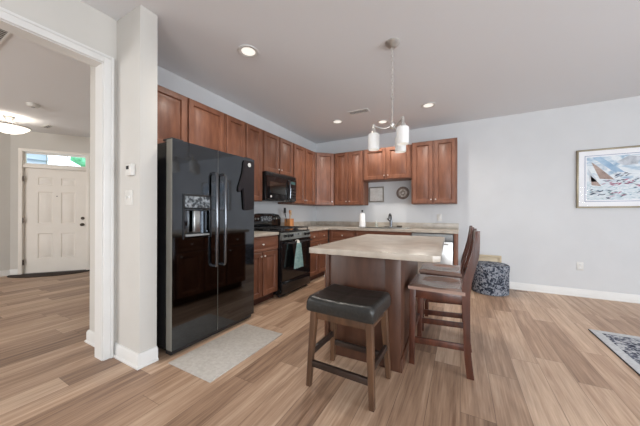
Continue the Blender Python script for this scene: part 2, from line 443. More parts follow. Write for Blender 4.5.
WIN = [('y', 0.25, 2.05, 0.55, 2.35), ('y', 2.45, 4.25, 0.55, 2.35), ('x', -0.3, 2.1, 0.15, 2.35), ('y', -5.6, -3.6, 0.55, 2.35)]  # last entry is an unseen opening added for the foyer fill lamp
struct('wall_front', wall_with_holes('y', YF - 0.15, YF, OX0, XR + 0.15, [w[1:] for w in WIN[:2]]), M_wall, label='pale grey wall behind the viewer')
struct('wall_right', wall_with_holes('x', XR, XR + 0.15, YF, YB, [WIN[2][1:]]), M_wall, label='pale grey right wall with a tall window')
for i, (ax, u0, u1, z0, z1) in enumerate(WIN):
    b = bmn(); g = bmn(); um = (u0 + u1) / 2
    if ax == 'y':
        bx = lambda bm, a, c, d, e: box(bm, a, c, YF - 0.11, YF - 0.07, d, e)
        box(g, u0 + .05, u1 - .05, YF - 0.092, YF - 0.088, z0 + .05, z1 - .05)
    else:
        bx = lambda bm, a, c, d, e: box(bm, XR + 0.07, XR + 0.11, a, c, d, e)
        box(g, XR + 0.088, XR + 0.092, u0 + .05, u1 - .05, z0 + .05, z1 - .05)
    bx(b, u0, u0 + .05, z0, z1); bx(b, u1 - .05, u1, z0, z1); bx(b, u0 + .05, u1 - .05, z0, z0 + .05); bx(b, u0 + .05, u1 - .05, z1 - .05, z1); bx(b, um - .025, um + .025, z0 + .05, z1 - .05)
    wf = struct('window_%d' % (i + 2), b, M_trim, label='white unseen window frame added for the foyer fill lamp' if i == 3 else 'white window frame of the living area')  # the foyer frame is added out of view, around the fill lamp
    obj('window_pane', g, M_glass, wf)

# foyer shell
b = bmn(); box(b, FX - 0.12, FX, YF, A0.y, 0, H)
struct('wall_foyer_end', b, M_wallw, label='off-white wall left of the front door')
b = bmn(); box(b, A1.x, XL - 0.12, A1.y, A1.y + 0.12, 0, H)
struct('wall_foyer_right', b, M_wallw, label='off-white hall wall behind the kitchen')
struct('wall_foyer_front', wall_with_holes('y', YF - 0.15, YF, FX - 0.12, OX0, [(-5.6, -3.6, 0.55, 2.35)]), M_wallw, label='off-white foyer wall out of view')
# diagonal wall: local x runs along the wall, front faces -y; origin at A0
DL = (A1 - A0).length; DR = rad(54)
dloc = (A0.x, A0.y, 0)
# front door position along the wall
D0, D1, DH = 0.155, 1.12, 2.045
TZ0, TZ1 = 2.105, 2.36
b = bmn()
box(b, -0.05, D0, 0, 0.14, 0, H); box(b, D1, DL + 0.05, 0, 0.14, 0, H); box(b, D0, D1, 0, 0.14, TZ1, H)
struct('wall_diagonal', b, M_wallw, dloc, (0, 0, DR), 'off-white angled wall around the front door')
# casing and transom bar
b = bmn()
cw = 0.045
box(b, D0 - cw, D0 + 0.012, -0.018, 0.0, 0, TZ1 + cw, 0.004); box(b, D1 - 0.012, D1 + cw, -0.018, 0.0, 0, TZ1 + cw, 0.004)
box(b, D0 - cw, D1 + cw, -0.02, -0.001, TZ1 - 0.01, TZ1 + cw, 0.004)
box(b, D0, D1, 0.0, 0.13, DH, TZ0, 0.004)
box(b, D0, D0 + 0.012, 0.0, 0.13, 0, TZ1); box(b, D1 - 0.012, D1, 0.0, 0.13, 0, TZ1)
struct('trim_3', b, M_fdoor, dloc, (0, 0, DR), 'white casing around the front door and transom')
# transom window
w0, w1 = D0 + 0.012, D1 - 0.012
b = bmn(); fw = 0.028
box(b, w0, w0 + fw, 0.03, 0.07, TZ0, TZ1 - .01); box(b, w1 - fw, w1, 0.03, 0.07, TZ0, TZ1 - .01)
box(b, w0 + fw, w1 - fw, 0.03, 0.07, TZ0, TZ0 + fw); box(b, w0 + fw, w1 - fw, 0.03, 0.07, TZ1 - .01 - fw, TZ1 - .01)
wt = struct('window_1', b, M_fdoor, dloc, (0, 0, DR), 'narrow transom window above the front door')
b = bmn(); box(b, w0 + fw, w1 - fw, 0.046, 0.052, TZ0 + fw, TZ1 - .01 - fw); obj('window_pane', b, M_glass, wt)
b = bmn()
for k in (1, 2):
    x = w0 + (w1 - w0) * k / 3; box(b, x - 0.004, x + 0.004, 0.042, 0.056, TZ0 + fw, TZ1 - .01 - fw)
obj('muntin', b, M_dgrey, wt)
# six-panel front door
sw = (w1 - w0) - 0.006
xs = [0, 0.2 * sw, 0.435 * sw, 0.565 * sw, 0.8 * sw, sw]
zs = [0, 0.275, 0.765, 0.96, 1.58, 1.715, 1.865, DH - 0.012]
rg = [(0.0, 0), (0.012, 0.012), (0.028, 0.012), (0.045, 0.003)]
b = panel_grid(bmn(), xs, zs, 0.045, {(i, j): rg for i in (1, 3) for j in (1, 3, 5)})
fd = struct('door_1', b, M_fdoor, (A0.x + (w0 + .003) * cos(DR) - 0.045 * sin(DR), A0.y + (w0 + .003) * sin(DR) + 0.045 * cos(DR), 0.008), (0, 0, DR), 'white six-panel front door')
b = bmn(); lathe(b, [(0.03, 0), (0.03, 0.008), (0.012, 0.012), (0.012, 0.03), (0.028, 0.04), (0.03, 0.055), (0.02, 0.065)], 18, (sw - 0.07, 0, 0.93), 'Y'); obj('door_knob', b, M_bronze, fd, label='dark bronze knob')
b = bmn(); lathe(b, [(0.03, 0), (0.03, 0.01), (0.022, 0.02)], 18, (sw - 0.07, 0, 1.06), 'Y'); obj('deadbolt', b, M_bronze, fd, label='dark bronze deadbolt')
b = bmn(); lathe(b, [(0.009, 0), (0.009, 0.004)], 12, (sw / 2, 0, 1.5), 'Y'); obj('peephole', b, M_bronze, fd)
for zc in (0.22, 1.02, 1.82):
    b = bmn(); lathe(b, [(0.008, -0.05), (0.008, 0.05)], 10, (-0.008, -0.052, zc)); box(b, -0.03, 0.02, -0.048, -0.044, zc - .05, zc + .05); obj('hinge', b, M_bronze, fd)
b = bmn(); box(b, D0, D1, -0.02, 0.14, 0, 0.008); struct('trim_4', b, M_bronze, dloc, (0, 0, DR), 'dark door threshold', cat='trim')
# outside seen through the transom
b = bmn()
for k in range(16): prism(b, [(-4.9, 0.2 * k), (-4.965, 0.2 * k + 0.2), (-4.975, 0.2 * k + 0.2), (-4.975, 0.2 * k)], -3.0, -0.95, 'xz')
box(b, -5.2, -4.97, -3.0, -0.95, 0, 3.2)
o = obj('neighbour_house', b, M_siding, None, (-5.0, 5.9, 0)); o.location = (-5.0, 3.6, 0); tag(o, 'pale blue sided house seen through the transom window', 'house')
b = bmn()
for k in range(60):
    a, h_, r = random.uniform(0, 2 * pi), random.uniform(1.2, 3.1), random.uniform(0, 0.65)
    bmesh.ops.create_icosphere(b, subdivisions=1, radius=random.uniform(0.2, 0.4), matrix=Matrix.Translation((r * cos(a), r * sin(a), h_)))
tr = thing('garden_tree', 'bright green tree seen through the right end of the transom', 'tree', (-9.3, 3.55, 0))
obj('foliage', b, M_green, tr)
b = bmn(); tube(b, [(0, 0, 0), (0.02, 0, 1.0), (0, 0.02, 2.2)], 0.09); obj('trunk', b, M_bronze, tr)


# ------------------------------------------------------------------ trim and baseboards
def base_profile_run(bm, p0, p1, nrm, m0=0, m1=0):
    """baseboard with shoe moulding along p0->p1, standing off the wall along nrm"""
    p0, p1, n = Vector(p0), Vector(p1), Vector(nrm)
    prof = [(0, 0), (0.026, 0), (0.026, 0.012), (0.016, 0.02), (0.016, 0.085), (0.008, 0.105), (0, 0.108)]
    t = (p1 - p0).normalized()
    A = [bm.verts.new((p0.x + (n.x - t.x * m0) * d, p0.y + (n.y - t.y * m0) * d, z)) for d, z in prof]; Bv = [bm.verts.new((p1.x + (n.x + t.x * m1) * d, p1.y + (n.y + t.y * m1) * d, z)) for d, z in prof]
    k = len(prof)
    for i in range(k): bm.faces.new((A[i], A[(i + 1) % k], Bv[(i + 1) % k], Bv[i]))
    bm.faces.new(A[::-1]); bm.faces.new(Bv)


b = bmn(); base_profile_run(b, (-0.03, YB), (XR, YB), (0, -1)); struct('baseboard_back', b, M_trim, label='white baseboard under the picture')
b = bmn(); base_profile_run(b, (XR, YB - .03), (XR, WIN[2][2]), (-1, 0)); base_profile_run(b, (XR, WIN[2][1]), (XR, YF), (-1, 0)); struct('baseboard_right', b, M_trim, label='white baseboard of the right wall')
b = bmn(); base_profile_run(b, (OX1, SY0), (SX, SY0), (0, -1), 0, 1); base_profile_run(b, (SX, SY0), (SX, SY1), (1, 0), 1, 0); struct('baseboard_stub', b, M_trim, label='white baseboard wrapping the wall stub')
b = bmn(); base_profile_run(b, (OX0, SY0), (XL - 0.12, SY0), (0, -1), 0, 1); base_profile_run(b, (XL - .12, SY0), (XL - .12, A1.y), (-1, 0), 1, 0); struct('baseboard_hall', b, M_trim, label='white baseboard inside the foyer')
b = bmn(); base_profile_run(b, (FX, YF), (FX, A0.y), (1, 0)); struct('baseboard_foyer', b, M_trim, label='white baseboard left of the front door')
b = bmn()
for s0, s1 in ((0.0, D0 - cw), (D1 + cw, DL)):
    base_profile_run(b, (s0, 0), (s1, 0), (0, -1))
struct('baseboard_diagonal', b, M_trim, dloc, (0, 0, DR), 'white baseboard of the angled wall')
b = bmn(); base_profile_run(b, (OX1, OY0 - .08), (OX1, YF), (1, 0)); struct('baseboard_entry', b, M_trim, label='white baseboard left of the cased opening')
# cased opening: jamb liner + casing both sides
b = bmn(); jt = 0.018; cwid = 0.066
box(b, OX0, OX1, OY1 - jt, OY1, 0, OH); box(b, OX0, OX1, OY0, OY0 + jt, 0, OH); box(b, OX0, OX1, OY0 + jt, OY1 - jt, OH - jt, OH)
for x0, x1 in ((OX1, OX1 + 0.016), (OX0 - 0.016, OX0)):
    ye = OY1 - 0.013
    box(b, x0, x1, ye, ye + cwid, 0, OH - 0.012 + cwid, 0.005); box(b, x0, x1, OY0 - 0.055, OY0 + 0.012, 0, OH - 0.012 + cwid, 0.005)
    box(b, x0, x1, OY0 + 0.012, ye, OH - 0.012, OH - 0.012 + cwid, 0.005)
    s = 1 if x0 == OX1 else -1
    xo = x1 if s > 0 else x0
    box(b, min(xo, xo + s * .006), max(xo, xo + s * .006), ye + cwid - 0.02, ye + cwid, 0, OH - 0.012 + cwid, 0.002)
    box(b, min(xo, xo + s * .006), max(xo, xo + s * .006), OY0 - .055, ye + cwid - .02, OH - 0.012 + cwid - 0.02, OH - 0.012 + cwid, 0.002)
struct('trim_1', b, M_trim, label='white casing of the wide foyer opening')


# ------------------------------------------------------------------ cabinets (local: x = width, front faces -y at y=0, z up)
def door_bm(w, h, t=0.02):
    f = 0.055 if w > 0.25 else 0.045
    return panel_grid(bmn(), [0, w], [0, h], t, {(0, 0): [(0.004, -0.004), (f, -0.004), (f + 0.009, 0.013), (f + 0.018, 0.013), (f + 0.044, -0.001)]}, y=-t)


def drawer_bm(w, h, t=0.02):
    return panel_grid(bmn(), [0, w], [0, h], t, {(0, 0): [(0.004, -0.0), (0.022, 0.0), (0.027, 0.004), (0.034, 0.004), (0.045, 0.0)]}, y=-t)


def knob_bm():
    return lathe(bmn(), [(0.007, 0), (0.006, 0.008), (0.011, 0.014), (0.0125, 0.02), (0.009, 0.025), (0.001, 0.0265)], 14, (0, 0, 0), 'Y')


def cabinet(label, loc, rotz, w, d, h, doors, drawers=(), toe=False, depth_cut=0, group=None, cat='cabinet', fm=None, name='kitchen_cabinet'):
    t = thing(name, label, cat, loc, rotz, group)
    z0 = 0.1 if toe else 0.0
    b = bmn(); box(b, 0, w, 0, d, z0, h, 0.0015, 1); obj('cabinet_body', b, fm or M_cab, t)
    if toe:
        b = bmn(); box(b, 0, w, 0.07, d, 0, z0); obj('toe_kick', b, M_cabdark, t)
    for x0, x1, za, zb, kx, kz in doors:
        dr = obj('door', door_bm(x1 - x0, zb - za), M_cab, t, (x0, 0, za))
        if kx is not None: obj('knob', knob_bm(), M_nickel, dr, (kx - x0, -0.02, kz - za), label='small nickel knob')
    for x0, x1, za, zb, kn in drawers:
        dr = obj('drawer', drawer_bm(x1 - x0, zb - za), M_cabx, t, (x0, 0, za))
        if kn: obj('knob', knob_bm(), M_nickel, dr, ((x1 - x0) / 2, -0.02, (zb - za) / 2), label='small nickel knob')
    return t


def pair(w, za, zb, knobs='low', g=0.02, mid=0.026, kz=0.06):
    m_ = w / 2; k = za + kz if knobs == 'low' else zb - kz
    return [(g, m_ - mid / 2, za, zb, m_ - 0.035, k), (m_ + mid / 2, w - g, za, zb, m_ + 0.035, k)]


UX, UY = XL + 0.32, YB - 0.32            # carcass fronts of the upper cabinets
UT, UB = 2.385, 1.345
G = 'upper kitchen cabinets'
R90 = pi / 2
cabinet('cherry wall cabinet with two doors above the black refrigerator', (UX, 1.215, 1.80), R90, 0.975, 0.318, UT - 1.80, pair(0.975, 0.012, UT - 1.80 - 0.012), group=G)
cabinet('tall cherry wall cabinet between the refrigerator and the microwave', (UX, 2.195, UB), R90, 0.68, 0.318, UT - UB, pair(0.68, 0.012, UT - UB - 0.012), group=G)
cabinet('short cherry wall cabinet directly above the black microwave', (UX, 2.88, 1.785), R90, 0.76, 0.318, UT - 1.785, pair(0.76, 0.012, UT - 1.785 - 0.012), group=G)
cabinet('tall cherry wall cabinet right of the microwave, beside the angled corner cabinet', (UX, 3.645, UB), R90, 0.755, 0.318, UT - UB, pair(0.755, 0.012, UT - UB - 0.012), group=G)
# corner cabinet: five-sided body
ct = thing('kitchen_cabinet', 'angled cherry corner wall cabinet with a single door', 'cabinet', (UX, 4.405, UB), 0, G)
cx1 = -2.235 - UX; cy1 = UY - 4.405
b = bmn(); prism(b, [(XL + .002 - UX, 0), (0, 0), (cx1, cy1), (cx1, YB - .002 - 4.405), (XL + .002 - UX, YB - .002 - 4.405)], 0, UT - UB, 'xy'); obj('cabinet_body', b, M_cab, ct)
ca = math.atan2(cy1, cx1); cl = math.hypot(cx1, cy1)
dr = obj('door', door_bm(cl - 0.05, UT - UB - 0.024), M_cab, ct, (0.025 * cos(ca), 0.025 * sin(ca), 0.012), (0, 0, ca))
obj('knob', knob_bm(), M_nickel, dr, (cl - 0.085, -0.02, 0.06), label='small nickel knob')
cabinet('tall cherry wall cabinet left of the square framed print', (-2.232, UY, UB), 0, 0.605, 0.318, UT - UB, pair(0.605, 0.012, UT - UB - 0.012), group=G)
cabinet('short cherry wall cabinet above the kitchen sink', (-1.622, UY, 1.80), 0, 0.865, 0.318, UT - 1.80, pair(0.865, 0.012, UT - 1.80 - 0.012), group=G)
cabinet('tall cherry wall cabinet at the right end of the back wall', (-0.752, UY, UB), 0, 0.70, 0.318, 2.405 - UB, pair(0.70, 0.012, 2.405 - UB - 0.012), group=G)

BXF, BYF, CZ = -2.235, YB - 0.605, 0.875   # base carcass fronts, carcass height
GB = 'base kitchen cabinets'
w = 0.655
cabinet('cherry base cabinet between the refrigerator and the range', (BXF, 2.212, 0), R90, w, 0.60, CZ, pair(w, 0.115, 0.675, 'high', kz=0.05), [(0.012, w - 0.012, 0.69, 0.86, True)], True, group=GB)
w = 0.745
cabinet('cherry base cabinet right of the range', (BXF, 3.652, 0), R90, w, 0.60, CZ, pair(w, 0.115, 0.675, 'high', kz=0.05), [(0.012, w / 2 - 0.004, 0.69, 0.86, True), (w / 2 + 0.004, w - 0.012, 0.69, 0.86, True)], True, group=GB)
w = 0.535
cabinet('cherry base cabinet with a wide drawer in the back corner, left of the sink', (BXF + 0.03, BYF, 0), 0, w, 0.60, CZ, [(0.05, w - 0.012, 0.115, 0.675, w - 0.05, 0.625)], [(0.05, w - 0.012, 0.69, 0.86, True)], True, group=GB)
sx0 = BXF + 0.03 + w + 0.004; w = -0.705 - sx0
stt = thing('kitchen_cabinet', 'cherry sink base cabinet left of the dishwasher', 'cabinet', (sx0, BYF, 0), 0, GB)
b = bmn(); box(b, 0, w, 0, 0.6, 0.1, 0.66); box(b, 0, w, 0, 0.02, 0.66, CZ); box(b, 0, 0.018, 0.02, 0.6, 0.66, CZ); box(b, w - 0.018, w, 0.02, 0.6, 0.66, CZ); obj('cabinet_body', b, M_cab, stt)
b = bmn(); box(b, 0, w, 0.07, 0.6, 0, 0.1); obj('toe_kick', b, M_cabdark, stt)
for x0, x1, za, zb, kx, kz in pair(w, 0.115, 0.675, 'high', kz=0.05):
    dr = obj('door', door_bm(x1 - x0, zb - za), M_cab, stt, (x0, 0, za)); obj('knob', knob_bm(), M_nickel, dr, (kx - x0, -0.02, kz - za), label='small nickel knob')
obj('false_drawer_front', drawer_bm(w - 0.024, 0.17), M_cabx, stt, (0.012, 0, 0.69))
b = bmn(); box(b, -0.092, -0.035, BYF - 0.018, YB - .002, 0, CZ, 0.002)
tag(obj('cabinet_end_panel', b, M_cab), 'cherry end panel right of the dishwasher', 'panel')

# dishwasher
dw = thing('dishwasher', 'grey dishwasher between the sink cabinet and the end panel', 'dishwasher', (-0.700, BYF, 0))
b = bmn(); box(b, 0, 0.602, 0.005, 0.58, 0.1, 0.865); obj('tub', b, M_blacksat, dw)
b = bmn(); box(b, 0.004, 0.598, -0.03, 0.005, 0.12, 0.745, 0.006); obj('door', b, M_steel, dw)
b = bmn(); box(b, 0.004, 0.598, -0.032, 0.005, 0.75, 0.862, 0.006); obj('control_panel', b, M_grey, dw)
b = bmn(); box(b, 0.06, 0.54, -0.062, -0.048, 0.70, 0.72, 0.004); box(b, 0.08, 0.1, -0.05, -0.03, 0.702, 0.718); box(b, 0.5, 0.52, -0.05, -0.03, 0.702, 0.718); obj('handle', b, M_dgrey, dw)
b = bmn(); box(b, 0.0, 0.602, 0.06, 0.1, 0, 0.1); obj('toe_kick', b, M_blacksat, dw)

# ------------------------------------------------------------------ countertops
CT, CB = 0.915, 0.877
b = bmn(); box(b, XL + .002, -2.205, 2.205, 2.868, CB, CT, 0.004)
c1 = obj('countertop', b, M_counter); tag(c1, 'short beige laminate countertop between refrigerator and range', 'countertop')
b = bmn(); box(b, XL + .002, XL + .022, 2.205, 2.868, CT, CT + 0.1, 0.003); obj('backsplash', b, M_counter, c1)
SKX0, SKX1, SKY0, SKY1 = -1.585, -0.795, 4.475, 4.875
b = bmn()
prism(b, [(XL + .002, 3.652), (-2.205, 3.652), (-2.205, BYF - .03), (SKX0, BYF - .03), (SKX0, YB - .002), (XL + .002, YB - .002)], CB, CT, 'xy')
box(b, SKX1, -0.03, BYF - .03, YB - .002, CB, CT); box(b, SKX0, SKX1, BYF - .03, SKY0, CB, CT); box(b, SKX0, SKX1, SKY1, YB - .002, CB, CT)
bmesh.ops.remove_doubles(b, verts=b.verts, dist=1e-5)
c2 = obj('countertop', b, M_counter); tag(c2, 'long L-shaped beige laminate countertop holding the sink', 'countertop')
b = bmn(); box(b, XL + .002, XL + .022, 3.652, YB - .022, CT, CT + 0.1, 0.003); obj('backsplash', b, M_counter, c2)
b = bmn(); box(b, XL + .002, -0.03, YB - .022, YB - .002, CT, CT + 0.1, 0.003); obj('backsplash', b, M_counter, c2)

# sink: drop-in double bowl
sk = thing('kitchen_sink', 'double bowl stainless sink set into the back countertop', 'sink', (0, 0, CT))
b = bmn(); e = 0.018
xm = (SKX0 + SKX1) / 2
box(b, SKX0 - e, SKX1 + e, SKY0 - e, SKY0 + .012, 0.0005, 0.007, 0.002); box(b, SKX0 - e, SKX1 + e, SKY1 - .012, SKY1 + e + .03, 0.0005, 0.007, 0.002)
box(b, SKX0 - e, SKX0 + .012, SKY0 + .012, SKY1 - .012, 0.0005, 0.007); box(b, SKX1 - .012, SKX1 + e, SKY0 + .012, SKY1 - .012, 0.0005, 0.007); box(b, xm - .02, xm + .02, SKY0 + .012, SKY1 - .012, 0.0005, 0.007)
obj('rim', b, M_steel, sk)
for x0, x1 in ((SKX0 + .006, xm - .014), (xm + .014, SKX1 - .006)):
    b = bmn(); y0, y1, zt, zb = SKY0 + .006, SKY1 - .006, 0.0, -0.19; i_ = 0.03
    T = [(x0, y0, zt), (x1, y0, zt), (x1, y1, zt), (x0, y1, zt)]; Bt = [(x0 + i_, y0 + i_, zb), (x1 - i_, y0 + i_, zb), (x1 - i_, y1 - i_, zb), (x0 + i_, y1 - i_, zb)]
    T = [b.verts.new(v) for v in T]; Bt = [b.verts.new(v) for v in Bt]
    for k in range(4): b.faces.new((T[k], T[(k + 1) % 4], Bt[(k + 1) % 4], Bt[k]))
    b.faces.new(Bt)
    o = obj('bowl', b, M_steel, sk); s = o.modifiers.new('thickness', 'SOLIDIFY'); s.thickness = 0.002
fa = thing('kitchen_faucet', 'arched chrome faucet behind the sink', 'faucet', (-1.16, 4.945, CT + 0.0075))
b = bmn(); box(b, -0.12, 0.12, -0.026, 0.026, 0, 0.012, 0.006); lathe(b, [(0.026, 0.01), (0.024, 0.05), (0.022, 0.06), (0.021, 0.12)], 18); obj('base', b, M_dsteel, fa)
b = bmn(); tube(b, [(0, 0, 0.10)] + [(0, -0.075 + 0.075 * cos(a), 0.18 + 0.07 * sin(a)) for a in [k * pi / 9 for k in range(0, 9)]] + [(0, -0.15, 0.155)], 0.016); obj('spout', b, M_dsteel, fa)
b = bmn(); tube(b, [(0.0, 0, 0.1), (-0.035, -0.005, 0.13), (-0.07, -0.01, 0.165)], 0.008, rs=[0.014, 0.011, 0.009]); obj('handle', b, M_dsteel, fa)
pt = thing('paper_towel_stand', 'upright white paper towel roll on a stand left of the sink', 'paper towel', (-1.665, 4.76, CT + 0.0005))
b = bmn(); lathe(b, [(0.075, 0), (0.075, 0.008), (0.06, 0.012)], 28); obj('stand_base', b, M_dsteel, pt)
b = bmn(); lathe(b, [(0.062, 0.013), (0.063, 0.02), (0.05, 0.26), (0.047, 0.268), (0.018, 0.268), (0.018, 0.25)], 28); obj('paper_roll', b, M_paper, pt)
b = bmn(); lathe(b, [(0.006, 0.25), (0.006, 0.3), (0.017, 0.303), (0.019, 0.318), (0.012, 0.332)], 16); obj('finial', b, M_dsteel, pt)
sb = thing('soap_bottle', 'small soap dispenser bottle left of the faucet', 'soap bottle', (-1.44, 4.93, CT + 0.0075))
b = bmn(); lathe(b, [(0.026, 0), (0.028, 0.01), (0.028, 0.07), (0.012, 0.085), (0.012, 0.092)], 18); obj('bottle', b, M_soap, sb)
b = bmn(); lathe(b, [(0.012, 0.092), (0.012, 0.104), (0.004, 0.106), (0.004, 0.125)], 12); tube(b, [(0, 0, 0.122), (0, -0.035, 0.12)], 0.005); obj('pump', b, M_nickel, sb)
b = bmn(); box(b, -0.045, 0.045, -0.025, 0.025, 0, 0.035, 0.008, 3)
o = obj('scrub_sponge', b, M_sponge, None, (-1.0, 4.925, CT + 0.0075)); tag(o, 'dark scrub sponge right of the faucet', 'sponge')

# utensil holder
ux, uy = -2.66, 3.745
uh = thing('utensil_holder', 'honey wood utensil holder on the counter behind the range', 'utensil holder', (ux, uy, CT + 0.0005))
b = bmn(); s = 0.058
for x0, x1, y0, y1 in ((-s, s, -s, -s + .008), (-s, s, s - .008, s), (-s, -s + .008, -s + .008, s - .008), (s - .008, s, -s + .008, s - .008)):
    box(b, x0, x1, y0, y1, 0, 0.17)
box(b, -s + .008, s - .008, -s + .008, s - .008, 0, 0.008); obj('box', b, M_honey, uh)


def utensil(label, dx, dy, tx, ty, top, m_, kind):
    t = thing('cooking_utensil', label, 'utensil', (ux + dx, uy + dy, CT + 0.01))
    b = bmn(); tube(b, [(0, 0, 0), (tx, ty, top)], 0.006, 10); obj('shaft', b, m_, t)
    b = bmn()
    c = Vector((tx, ty, top + 0.02))
    if kind == 'spoon':
        bmesh.ops.create_uvsphere(b, u_segments=14, v_segments=10, radius=1, matrix=Matrix.Translation(c) @ Matrix.Diagonal((0.010, 0.026, 0.038, 1)))
    else:
        box(b, c.x - .004, c.x + .004, c.y - .032, c.y + .032, c.z - .03, c.z + .06, 0.003)
    obj('head', b, m_, t)


utensil('black slotted turner leaning left in the utensil holder', 0.0, -0.03, -0.02, -0.07, 0.27, M_blacksat, 'flat')
utensil('wooden spoon in the middle of the utensil holder', 0.01, 0.005, 0.0, 0.0, 0.26, M_honey, 'spoon')
utensil('pale wooden spatula leaning right in the utensil holder', 0.0, 0.03, -0.01, 0.03, 0.23, M_palewood, 'flat')

# ------------------------------------------------------------------ refrigerator (local: x = width along world +y, front faces -y -> world +x)
fr = thing('refrigerator', 'black glossy side-by-side refrigerator with an ice and water dispenser', 'refrigerator', (-2.03, 1.25, 0), R90)
FW, FT = 0.935, 1.765
b = bmn(); box(b, 0.0, FW, 0.085, 0.79, 0.04, FT - 0.015, 0.006); obj('cabinet_body', b, M_black, fr)
b = bmn(); box(b, 0.01, FW - 0.01, 0.03, 0.1, 0.012, 0.052); obj('toe_grille', b, M_blacksat, fr)
SPL = 0.445
rec = [(0.0, 0), (0.004, -0.006), (0.014, -0.006), (0.018, 0.0), (0.02, 0.055)]
# left door with recessed dispenser
b = panel_grid(bmn(), [0, 0.092, 0.367, SPL - .003], [0.055, 0.945, 1.205, FT], 0.078, {(1, 1): rec}, mi_side=1)
dl = obj('door', b, [M_fridge, M_dgrey], fr, label='narrow left door with the dispenser')
b = bmn(); box(b, 0.108, 0.351, -0.0075, 0.004, 1.214, 1.312, 0.003); obj('dispenser_control_panel', b, M_dispanel, dl)
b = bmn(); box(b, 0.092, 0.367, -0.006, 0.0, 1.206, 1.33, 0.004); box(b, 0.092, 0.1, -0.009, 0.0, 0.95, 1.33); box(b, 0.359, 0.367, -0.009, 0.0, 0.95, 1.33); obj('dispenser_frame', b, M_blacksat, dl)
b = bmn(); box(b, 0.2, 0.265, 0.01, 0.035, 1.0, 1.19, 0.006); obj('dispenser_paddle', b, M_steel, dl)
b = bmn(); box(b, 0.115, 0.345, -0.012, 0.05, 0.968, 0.985, 0.004); obj('drip_tray', b, M_grey, dl)
b = panel_grid(bmn(), [SPL + .003, FW], [0.055, FT], 0.078, {}, mi_side=1)
drr = obj('door', b, [M_fridge, M_dgrey], fr, label='wide right door')
for dd, xh in ((dl, SPL - 0.052), (drr, SPL + 0.046)):
    b = bmn(); tube(b, [(xh, 0.0, 0.675), (xh, -0.036, 0.68), (xh, -0.048, 0.70), (xh, -0.054, 1.1), (xh, -0.048, 1.515), (xh, -0.036, 1.535), (xh, 0.0, 1.54)], 0.014, 12); obj('handle', b, M_dsteel, dd)
for xh in (0.06, FW - 0.06):
    b = bmn(); box(b, xh - 0.05, xh + 0.05, 0.02, 0.15, FT + 0.0005, FT + 0.016, 0.004); obj('hinge_cover', b, M_blacksat, fr)
for xh in (0.05, FW - 0.05):
    for yh in (0.13, 0.7):
        b = bmn(); lathe(b, [(0.016, 0.0), (0.016, 0.014), (0.01, 0.014), (0.01, 0.04)], 12, (xh, yh, 0)); obj('foot', b, M_blacksat, fr)

# long oven mitt hanging on the right door
mt = thing('oven_mitt', 'long dark oven mitt hanging on the right refrigerator door', 'oven mitt', (-2.0295, 2.0, 1.2))
ol = [(0.02, 0.01), (0.05, 0.0), (0.14, 0.012), (0.165, 0.05), (0.165, 0.5), (0.15, 0.54), (0.03, 0.535), (0.015, 0.5), (0.012, 0.40), (-0.025, 0.31), (-0.055, 0.245), (-0.06, 0.205), (-0.043, 0.19), (-0.02, 0.22), (0.006, 0.262)]
b = bmn(); prism(b, ol, 0.0, 0.022, 'yz', 0.006); obj('glove', b, M_mitt, mt)
b = bmn(); lathe(b, [(0.022, 0.022), (0.022, 0.026), (0.016, 0.028)], 18, (0, 0.085, 0.49), 'X'); obj('magnet', b, M_plastic, mt, label='round white magnet')

# ------------------------------------------------------------------ range
rg_ = thing('gas_range', 'black freestanding gas range with a towel on its oven handle', 'range', (-2.16, 2.876, 0), R90)
RW = 0.768
b = bmn(); box(b, 0.0, RW, 0.035, 0.655, 0.03, 0.895, 0.003); obj('range_body', b, M_black, rg_)
b = bmn(); box(b, 0.02, RW - 0.02, 0.06, 0.1, 0.0, 0.03); obj('foot_rail', b, M_blacksat, rg_)
b = bmn(); box(b, 0.02, RW - 0.02, 0.56, 0.6, 0.0, 0.03); obj('foot_rail', b, M_blacksat, rg_)
b = bmn(); box(b, 0.006, RW - 0.006, 0.0, 0.034, 0.04, 0.215, 0.006); obj('storage_drawer', b, M_black, rg_)
b = panel_grid(bmn(), [0.006, 0.11, RW - 0.11, RW - 0.006], [0.225, 0.36, 0.64, 0.79], 0.034, {(1, 1): [(0.004, 0.004)]})
od = obj('oven_door', b, M_black, rg_)
b = bmn(); box(b, 0.118, RW - 0.118, 0.0015, 0.0035, 0.368, 0.632); obj('oven_window', b, M_blackglass, od)
b = bmn(); tube(b, [(0.05, -0.045, 0.755), (RW - 0.05, -0.045, 0.755)], 0.013); box(b, 0.06, 0.085, -0.04, 0.002, 0.745, 0.765, 0.003); box(b, RW - 0.085, RW - 0.06, -0.04, 0.002, 0.745, 0.765, 0.003); obj('oven_handle', b, M_blacksat, od)
b = bmn(); prism(b, [(0.0, 0.80), (0.04, 0.80), (0.04, 0.905), (0.022, 0.905)], 0.0, RW, 'yz'); cp = obj('control_panel', b, M_rangepanel, rg_)
b = bmn(); prism(b, [(0.0075, 0.835), (0.011, 0.835), (0.019, 0.875), (0.0155, 0.875)], 0.27, 0.5, 'yz'); obj('display', b, M_dispanel, cp)
for k, xk in enumerate((0.07, 0.16, 0.235, RW - 0.16, RW - 0.07)):
    b = bmn(); lathe(b, [(0.024, 0), (0.024, 0.006), (0.019, 0.009), (0.017, 0.03), (0.013, 0.033)], 16, (0, 0, 0), 'Y'); box(b, -0.004, 0.004, -0.037, -0.005, -0.018, 0.018, 0.001)
    obj('knob', b, M_grey if k == 9 else M_black, cp, (xk, 0.0105, 0.853), (rad(-12), 0, 0))
b = bmn(); box(b, 0.0, RW, 0.02, 0.60, 0.896, 0.918, 0.004); obj('cooktop', b, M_black, rg_)
